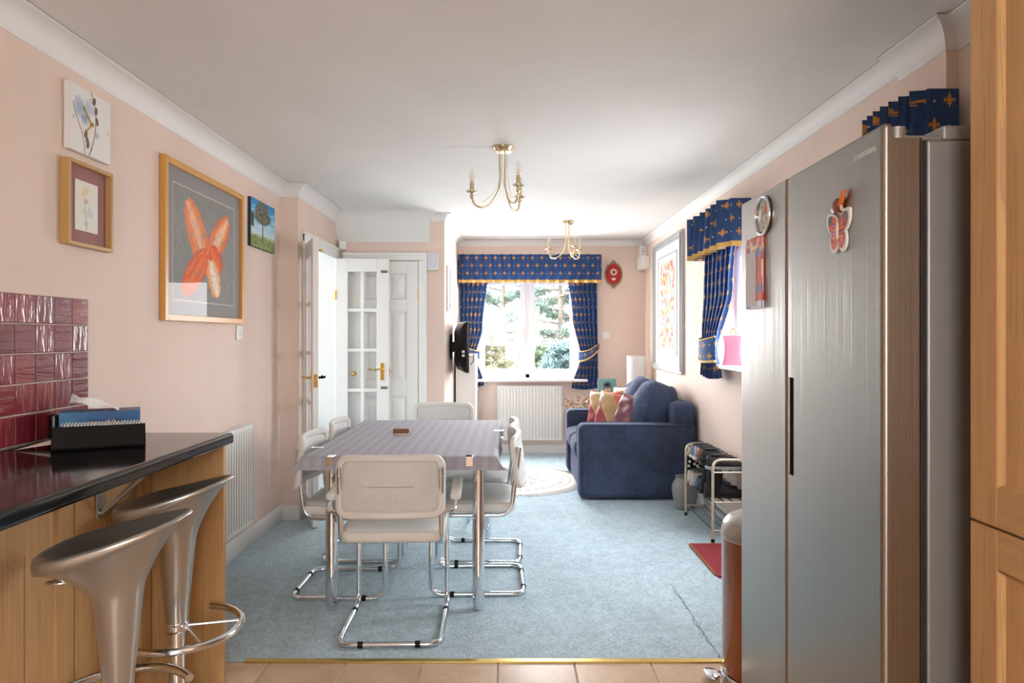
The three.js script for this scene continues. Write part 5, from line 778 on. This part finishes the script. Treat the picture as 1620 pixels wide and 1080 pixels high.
// ---------------------------------------------------------------- lamp, side table, portrait, dried flowers
{
  const l = thing('floor_lamp', 'white cylinder floor lamp standing in the corner behind the sofa', 'lamp', [1.345, 0, 7.26]);
  add('base', lathe([[0, 0], [0.1, 0], [0.1, 0.02], [0.02, 0.03], [0, 0.03]], 32), M.chrome, l); add('lamp_shade', lathe([[0.094, 0.03], [0.096, 0.035], [0.096, 1.10], [0.094, 1.108], [0.088, 1.108], [0.088, 1.09]], 48), phys({ color: lin(0.86, 0.85, 0.83), roughness: 0.9, transmission: 0.3, thickness: 0, side: THREE.DoubleSide }), l);
  const walnut = std({ color: lin(0.09, 0.05, 0.03), roughness: 0.45 }), t = thing('side_table', 'small round dark wooden side table beyond the sofa arm', 'table', [1.0, 0, 7.14]); add('table_top', lathe([[0, 0.615], [0.2, 0.615], [0.205, 0.625], [0.2, 0.638], [0, 0.638]], 40), walnut, t); add('pedestal', lathe([[0.03, 0.02], [0.022, 0.2], [0.03, 0.4], [0.025, 0.615]], 20), walnut, t); add('foot', lathe([[0, 0], [0.17, 0], [0.17, 0.012], [0.03, 0.03], [0, 0.03]], 32), walnut, t);
  const art = drawn(256, 288, (c, w, h) => { c.fillStyle = '#5f9a94'; c.fillRect(0, 0, w, h); c.fillStyle = '#c9d8c2'; c.beginPath(); c.ellipse(128, 300, 130, 95, 0, 0, 7); c.fill(); c.fillStyle = '#d0a58a'; c.beginPath(); c.ellipse(134, 140, 50, 64, 0, 0, 7); c.fill(); c.fillStyle = '#2c3440'; c.beginPath(); c.ellipse(132, 84, 60, 44, 0, 0, 7); c.fill(); c.fillRect(78, 80, 16, 60); c.fillRect(172, 80, 14, 56); c.fillStyle = '#3a3030'; c.beginPath(); c.ellipse(114, 132, 6, 4, 0, 0, 7); c.ellipse(154, 132, 6, 4, 0, 0, 7); c.fill(); c.strokeStyle = '#9a5a50'; c.lineWidth = 5; c.beginPath(); c.arc(134, 160, 20, 0.4, 2.7); c.stroke(); });
  const f = thing('portrait_photo', 'small colour portrait of a dark haired child on the side table', 'photo', [1.03, 0.639, 7.2], -0.08); f.children.length; const pm = add('photo_frame', bx(-0.098, 0.098, 0, 0.232, -0.008, 0.006, 0.003).rotateX(-0.12), std({ color: lin(0.35, 0.42, 0.4), roughness: 0.5 }), f); add('photo', new THREE.PlaneGeometry(0.182, 0.212).translate(0, 0.116, 0.0085).rotateX(-0.12), std({ map: art, roughness: 0.25 }), f); add('strut', bx(-0.02, 0.02, 0, 0.17, 0.004, 0.009).rotateX(0.25).translate(0, 0.002, -0.045), M.black, f);
  const v = thing('dried_flowers', 'dried flower sprays in a tall clay floor vase beyond the sofa arm', 'dried flowers', [0.74, 0, 6.98]); add('floor_vase', lathe([[0, 0], [0.07, 0], [0.085, 0.02], [0.1, 0.2], [0.08, 0.34], [0.04, 0.42], [0.05, 0.44], [0.042, 0.435], [0, 0.3]], 28), std({ color: lin(0.3, 0.2, 0.14), roughness: 0.7 }), v);
  const r = rng(71), stem = std({ color: lin(0.42, 0.32, 0.2), roughness: 0.9 }), buds = [0, 1, 2].map((k) => std({ color: lin(...[[0.45, 0.2, 0.08], [0.55, 0.35, 0.18], [0.2, 0.1, 0.06]][k]), roughness: 0.9 })), bud = new THREE.SphereGeometry(0.008, 8, 6).scale(1, 1.4, 1);
  for (let k = 0; k < 18; k++) {
    const side = lerp(-0.2, 0.17, k / 17) + 0.05 * (r() - 0.5), hgt = 0.16 + 0.13 * r() + 0.3 * Math.max(0, side), ez = 0.14 * (r() - 0.5);
    const s = add('spray', curvePipe([[0, 0.42, 0], [side * 0.25, 0.42 + hgt * 0.5, ez * 0.3], [side * 0.7, 0.42 + hgt * 0.85, ez * 0.7], [side, 0.42 + hgt, ez]], 10, 0.0014, 5), stem, v);
    for (let j = 0; j < 4; j++) { const m = add('bud', bud, buds[(k + j) % 3], s), t = 0.62 + 0.13 * j; m.position.set(side * t + 0.03 * (r() - 0.5), 0.42 + hgt * Math.min(1, t + 0.12) + 0.03 * (r() - 0.3), ez * t); }
  }
}
// ---------------------------------------------------------------- shoe rack, shoes, vase, mat, bag
{
  const pale = std({ color: lin(0.60, 0.52, 0.42), metalness: 0.3, roughness: 0.35 }), X0 = 1.292, X1 = 1.498, D0 = 4.337, D1 = 5.0, T = 0.525;
  const g = thing('shoe_rack', 'beige metal tube shoe rack against the right wall', 'shoe rack', [(X0 + X1) / 2, 0, (D0 + D1) / 2]);
  for (const d of [D0, D1]) { addAt('end_frame', pipe([V(X0, 0.012, d), V(X0, T, d), V(X1, T, d), V(X1, 0.012, d)], 0.009, 0.06, 10), pale, g); for (const x of [X0, X1]) addAt('foot', cyl(0.0115, 0.0115, 0.024, x, 0, -d, 12), M.black, g); for (const y of [0.445, 0.255, 0.075]) addAt('cross_bar', pipe([V(X0, y, d), V(X1, y, d)], 0.0055, 0, 8), pale, g); }
  for (const y of [0.445, 0.255, 0.075]) for (const x of [X0 + 0.005, X0 + 0.075, X1 - 0.075, X1 - 0.005]) addAt('shelf_bar', pipe([V(x, y, D0), V(x, y, D1)], 0.0055, 0, 8), M.chrome, g);
  function shoe(name, label, color, sole, x, y, d, turn, len = 0.25, tall = 0.085, rough = 0.6) {
    const s = thing(name, label, name === 'boot' ? 'boot' : 'shoe', [x, y, d], turn, 'footwear on the rack'); const hw = (t) => 0.043 * (0.72 + 0.28 * Math.sin(Math.PI * clamp(t * 1.15 - 0.25, 0, 1))) * Math.pow(Math.sin(Math.PI * clamp(0.06 + 0.9 * t, 0, 1)), 0.32), ht = (t) => lerp(tall, 0.042, smooth(0.28, 0.78, t)) * Math.pow(Math.sin(Math.PI * clamp(0.12 + 0.8 * t, 0, 1)), 0.18);
    add('upper', grid(24, 30, (u, v) => { const a = u * Math.PI * 2, t = clamp(v, 0.0, 1), k = v < 0.02 || v > 0.98 ? 0.02 : 1, c = Math.cos(a), e = Math.sin(a); return [hw(t) * k * Math.sign(c) * Math.abs(c) ** 0.8, 0.014 + Math.max(0, e) ** 0.75 * ht(t) * (k < 1 ? 0.5 : 1), -(t - 0.5) * len]; }, (u, v) => [u, v], true), std({ color: lin(...color), roughness: rough }), s);
    add('sole', extr((() => { const q = new THREE.Shape(); for (let k = 0; k <= 40; k++) { const t = k / 40; q[k ? 'lineTo' : 'moveTo'](hw(t) * 1.06, (t - 0.5) * len * 1.02); } for (let k = 40; k >= 0; k--) { const t = k / 40; q.lineTo(-hw(t) * 1.06, (t - 0.5) * len * 1.02); } return q; })(), 0.02, 0.003).rotateX(-Math.PI / 2), std({ color: lin(...sole), roughness: 0.7 }), s);
    add('opening', new THREE.SphereGeometry(1, 16, 8, 0, Math.PI * 2, 0, Math.PI / 2).scale(0.028, 0.006, 0.06).translate(0, 0.014 + ht(0.25) * 0.985, 0.2 * len), M.darkGap, s);
    return s;
  }
  const y1 = 0.4515, y2 = 0.2615, IN = -Math.PI / 2;
  shoe('shoe', 'tan leather slipper at the sofa end of the rack', [0.5, 0.4, 0.28], [0.4, 0.32, 0.22], 1.40, y1, 4.945, IN, 0.22, 0.05);
  shoe('shoe', 'grey blue canvas trainer beside the tan slipper', [0.16, 0.2, 0.3], [0.6, 0.6, 0.58], 1.405, y1, 4.852, IN, 0.24);
  shoe('shoe', 'paler grey canvas trainer between the blue and brown shoes', [0.3, 0.32, 0.36], [0.62, 0.62, 0.6], 1.405, y1, 4.758, IN, 0.24);
  shoe('shoe', 'brown leather lace shoe in the middle of the rack', [0.22, 0.07, 0.025], [0.08, 0.05, 0.03], 1.405, y1, 4.663, IN, 0.25, 0.09, 0.35);
  shoe('shoe', 'black walking shoe beside the brown leather shoe', [0.006, 0.006, 0.007], [0.01, 0.01, 0.01], 1.405, y1, 4.565, IN, 0.26, 0.095);
  shoe('shoe', 'black trainer with pale sole at the fridge end of the rack', [0.005, 0.005, 0.006], [0.3, 0.3, 0.3], 1.405, y1, 4.425, IN, 0.26, 0.08);
  for (const [d, k] of [[4.9, 'outer'], [4.81, 'inner']]) shoe('shoe', `cream leather trainer, the ${k} one of the pair on the middle shelf`, [0.58, 0.52, 0.45], [0.45, 0.4, 0.34], 1.40, y2, d, IN, 0.25, 0.085);
  shoe('shoe', 'shiny blue shoe next to the black boots', [0.05, 0.12, 0.25], [0.05, 0.05, 0.06], 1.40, y2, 4.70, IN, 0.24, 0.075, 0.25);
  for (const [d, k] of [[4.57, 'cream trainers'], [4.455, 'fridge']]) { const b = shoe('boot', `tall black boot on the middle shelf, the one towards the ${k}`, [0.004, 0.004, 0.005], [0.006, 0.006, 0.006], 1.40, y2, d, IN, 0.26, 0.09); add('shaft', lathe([[0.045, 0], [0.046, 0.06], [0.05, 0.145], [0.046, 0.148], [0.04, 0.14], [0, 0.05]], 20).scale(0.85, 1, 1.05).translate(0, 0.02, 0.06), M.black, b); }
  { // bag with white studs hung over the end of the rack
    const b = thing('studded_bag', 'black bag with round white studs hung on the sofa end of the rack', 'bag', [1.315, 0.30, 5.035], 0.1); add('bag_body', smoothed(plain(pillow(0.2, 0.22, 0.05, 14, 0.06, 0, 4))), M.black, b); add('strap', pipe([[-0.07, 0.09, 0], [-0.03, 0.2, 0.02], [0.04, 0.2, 0.02], [0.07, 0.09, 0]], 0.005, 0.04, 8), M.black, b); const r = rng(44), st = new THREE.SphereGeometry(0.0105, 10, 8); for (let k = 0; k < 26; k++) { const m = add('stud', st, M.white, b); const a = -0.085 + 0.17 * r(), e = -0.09 + 0.18 * r(); m.position.set(a, e, 0.026 * Math.pow((1 - (a / 0.1) ** 4) * (1 - (e / 0.11) ** 4), 0.55)); } b.position.set(1.395, 0.335, -5.05);
  }
  tag(add('clay_vase', lathe([[0, 0], [0.06, 0], [0.07, 0.01], [0.092, 0.10], [0.098, 0.155], [0.09, 0.195], [0.07, 0.222], [0.066, 0.238], [0.074, 0.245], [0.068, 0.246], [0.06, 0.235], [0.06, 0.2], [0, 0.05]], 40).translate(1.335, 0.001, -5.20), std({ color: lin(0.26, 0.25, 0.235), roughness: 0.45 })), 'grey glazed jar on the carpet between the sofa and the rack', 'vase');
  const m = thing('door_mat', 'dark red door mat with brown binding beside the fridge', 'mat', [1.31, 0, 3.985]);
  add('pile', bx(-0.178, 0.178, 0.001, 0.012, -0.29, 0.29, 0.004), std({ color: lin(0.26, 0.025, 0.035), bumpMap: carpetBump, bumpScale: 0.006, roughness: 1 }), m); add('binding', pipe([[-0.182, 0.007, -0.294], [0.182, 0.007, -0.294], [0.182, 0.007, 0.294], [-0.13, 0.007, 0.294], [-0.182, 0.007, 0.25]], 0.007, 0.01, 8, true), std({ color: lin(0.32, 0.11, 0.03), roughness: 0.9 }), m);
  const b = thing('pink_handbag', 'pink ornament shaped like a handbag on the side window sill', 'ornament', [1.51, 1.116, 4.60], -0.55);
  add('body', (() => { const g2 = grid(28, 12, (u, v) => { const a = u * 2 * Math.PI, w = 0.075 * (1 - 0.22 * Math.sin(Math.PI * v)), t = 0.03 * (1 - 0.4 * v); const c = Math.cos(a), e = Math.sin(a); return [w * Math.sign(c) * Math.abs(c) ** 0.6, 0.2 * v, t * Math.sign(e) * Math.abs(e) ** 0.6]; }, (u, v) => [u, v], true); return g2; })(), phys({ color: lin(0.78, 0.40, 0.56), roughness: 0.25, transmission: 0.3, thickness: 0, side: THREE.DoubleSide }), b);
  add('bag_base', bx(-0.072, 0.072, 0, 0.006, -0.028, 0.028, 0.003), std({ color: lin(0.6, 0.12, 0.3), roughness: 0.3 }), b); add('handle', pipe([[-0.02, 0.19, 0], [-0.014, 0.245, 0], [0.014, 0.245, 0], [0.02, 0.19, 0]], 0.0045, 0.02, 8), M.brass, b); add('rim', merge(pipe([[-0.073, 0.198, 0.015], [0.073, 0.198, 0.015]], 0.003, 0, 6), pipe([[-0.073, 0.198, -0.015], [0.073, 0.198, -0.015]], 0.003, 0, 6)), std({ color: lin(0.75, 0.3, 0.45), roughness: 0.3 }), b);
}

// ---------------------------------------------------------------- hall and garden beyond the openings
{
  const c = thing('hall_armchair', 'pale blue armchair standing in the bright hall', 'armchair', [-2.1, 0, 6.2]), blue = std({ color: lin(0.34, 0.55, 0.66), roughness: 0.8 });
  add('seat', bx(-0.3, 0.3, 0.12, 0.44, -0.3, 0.3, 0.04, 3), blue, c); add('backrest', bx(-0.38, 0.38, 0.12, 0.92, 0.3, 0.44, 0.05, 3), blue, c); for (const s of [-1, 1]) add('arm', bx(s * 0.3, s * 0.4, 0.12, 0.62, -0.32, 0.3, 0.04, 3), blue, c); for (const x of [-0.33, 0.33]) for (const z of [-0.28, 0.38]) add('leg', cyl(0.02, 0.025, 0.12, x, 0, -z, 10), M.oakEdge, c);
  struct(add('garden_ground', bx(-40, 40, -0.6, -0.35, 8.2, 70), std({ color: lin(0.16, 0.24, 0.09), map: plasterTone, roughness: 1 })), 'garden lawn');
  struct(add('side_ground', bx(1.95, 40, -0.6, -0.35, -12, 8.2), std({ color: lin(0.30, 0.28, 0.25), roughness: 1 })), 'paved ground beside the house');
}
function branchTree(name, label, x, d, hgt, spread, first, seed, leaf, flat, count, leafSize = 0.16) {
  const g = thing(name, label, 'tree', [x, -0.35, d], 0, 'trees in the garden'), r = rng(seed), bark = std({ color: lin(0.16, 0.13, 0.11), roughness: 0.95 }), limbs = [], at = [];
  limbs.push(curvePipe([[0, 0, 0], [0.06, hgt * 0.4, 0.02], [-0.05, hgt * 0.75, 0], [0.02, hgt, 0.03]], 16, (t) => 0.08 * (hgt / 6) * (1 - 0.85 * t), 8));
  for (let k = 0; k < 30; k++) { const t = first + (1 - first) * (k / 30), y = hgt * t, a = k * 2.4 + r(), l = spread * (1.05 - 0.8 * (t - first) / (1 - first)) * (0.75 + 0.5 * r()), ex = l * Math.cos(a), ez = l * Math.sin(a), dy = flat * l * (r() - 0.35); limbs.push(curvePipe([[0, y, 0], [ex * 0.4, y + dy * 0.3 + 0.05, ez * 0.4], [ex, y + dy, ez]], 6, (q) => 0.035 * (hgt / 6) * (1 - 0.8 * q), 5)); for (let j = 0; j < count / 30; j++) { const q = 0.25 + 0.8 * r(); at.push([ex * q + 0.35 * (r() - 0.5), y + dy * q + 0.16 * (r() - 0.5), ez * q + 0.35 * (r() - 0.5)]); } }
  add('trunk', merge(limbs), bark, g);
  const blade = []; for (let k = 0; k < 7; k++) { const a = k * 0.9, b = (k % 3 - 1) * 0.5; blade.push(new THREE.CircleGeometry(0.5, 5).scale(0.28, 1, 1).translate(0, 0.45, 0).rotateX(-1.2 + b).rotateY(a)); }
  const m = new THREE.InstancedMesh(merge(blade), phys({ color: 0xffffff, roughness: 0.9, transmission: 0.35, thickness: 0, side: THREE.DoubleSide }), at.length), mt = new THREE.Matrix4(), q = new THREE.Quaternion(), e = new THREE.Euler(), c = new THREE.Color();
  at.forEach((p, i) => { e.set(r() - 0.5, r() * 6.28, r() - 0.5); const s = leafSize * (0.6 + 0.8 * r()); mt.compose(new THREE.Vector3(...p), q.setFromEuler(e), new THREE.Vector3(s, s, s)); m.setMatrixAt(i, mt); const k = 0.75 + 0.5 * r(); m.setColorAt(i, c.setRGB(leaf[0] * k, leaf[1] * k, leaf[2] * k)); });
  m.name = 'foliage'; m.userData.kind = 'stuff'; m.castShadow = m.receiveShadow = true; g.add(m);
}
branchTree('cedar_tree', 'layered cedar tree beyond the garden window', 1.25, 17.5, 6.5, 2.0, 0.2, 5, [0.17, 0.24, 0.22], 0.35, 2100, 0.17);
branchTree('garden_tree', 'loose branched tree behind the pale shed', -0.25, 21, 7, 2.3, 0.2, 8, [0.21, 0.27, 0.24], 0.5, 2100, 0.18);
branchTree('garden_tree', 'tall tree behind the cedar at the end of the garden', 2.6, 25, 8, 2.6, 0.1, 15, [0.2, 0.28, 0.25], 0.4, 1500, 0.26);
branchTree('garden_shrub', 'olive brown shrub low in the garden window', -0.42, 13.2, 1.75, 0.75, 0.12, 21, [0.29, 0.27, 0.17], 0.7, 1500, 0.08);
branchTree('garden_shrub', 'blue green shrub below the cedar', 1.05, 13.6, 1.5, 0.8, 0.08, 27, [0.19, 0.29, 0.32], 0.7, 1600, 0.1);
branchTree('garden_shrub', 'small green shrub between the cedar and the shed', 0.55, 15.2, 1.5, 0.6, 0.1, 33, [0.24, 0.33, 0.22], 0.7, 1000, 0.1);
{
  const s = thing('garden_shed', 'white painted garden shed with a pale pitched roof', 'shed', [-2.1, -0.35, 17]), w = std({ color: lin(0.85, 0.85, 0.84), roughness: 0.8 });
  add('shed_wall', bx(-1.1, 1.1, 0, 1.35, -0.9, 0.9), w, s); add('shed_roof', extr((() => { const q = new THREE.Shape(); q.moveTo(-1.25, 1.3); q.lineTo(-0.3, 2.2); q.lineTo(1.3, 1.3); return q; })(), 2.0).translate(0, 0, -1), std({ color: lin(0.8, 0.8, 0.8), roughness: 0.7 }), s);
  const brick = dataTex(512, 512, (u, v) => { const row = Math.floor(v * 16), x = u * 8 + (row % 2) * 0.5, fx = x - Math.floor(x), fy = v * 16 - row, m = fx < 0.05 || fy < 0.13, k = 0.8 + 0.4 * N1(Math.floor(x), row, 8, 16); return m ? [0.62, 0.56, 0.5] : [0.55 * k, 0.27 * k, 0.2 * k]; }, true, [1.8, 1.2]);
  const h = thing('brick_house', 'red brick neighbouring house beyond the garden', 'house', [7.2, -0.35, 20.5]); add('house_wall', bx(-3.2, 3.2, 0, 5.2, -3, 3), std({ map: brick, roughness: 0.9 }), h); add('house_roof', extr((() => { const q = new THREE.Shape(); q.moveTo(-3.5, 5.1); q.lineTo(0, 7.4); q.lineTo(3.5, 5.1); return q; })(), 6.4).translate(0, 0, -3.2), std({ color: lin(0.18, 0.11, 0.09), roughness: 0.9 }), h);
  for (const [x, y] of [[-2, 3.2], [0.2, 3.2], [-2, 0.9], [0.2, 0.9]]) { const f = add('window_frame', merge(bx(x, x + 1.2, y, y + 0.07, -3.08, -2.98), bx(x, x + 1.2, y + 1.13, y + 1.2, -3.08, -2.98), bx(x, x + 0.07, y, y + 1.2, -3.08, -2.98), bx(x + 1.13, x + 1.2, y, y + 1.2, -3.08, -2.98), bx(x + 0.57, x + 0.63, y, y + 1.2, -3.08, -2.98)), M.white, h); add('pane', bx(x + 0.05, x + 1.15, y + 0.05, y + 1.15, -3.04, -3.02), std({ color: lin(0.05, 0.06, 0.07), roughness: 0.05 }), f); }
}

scene.updateMatrixWorld(true);
renderer.render(scene, camera);
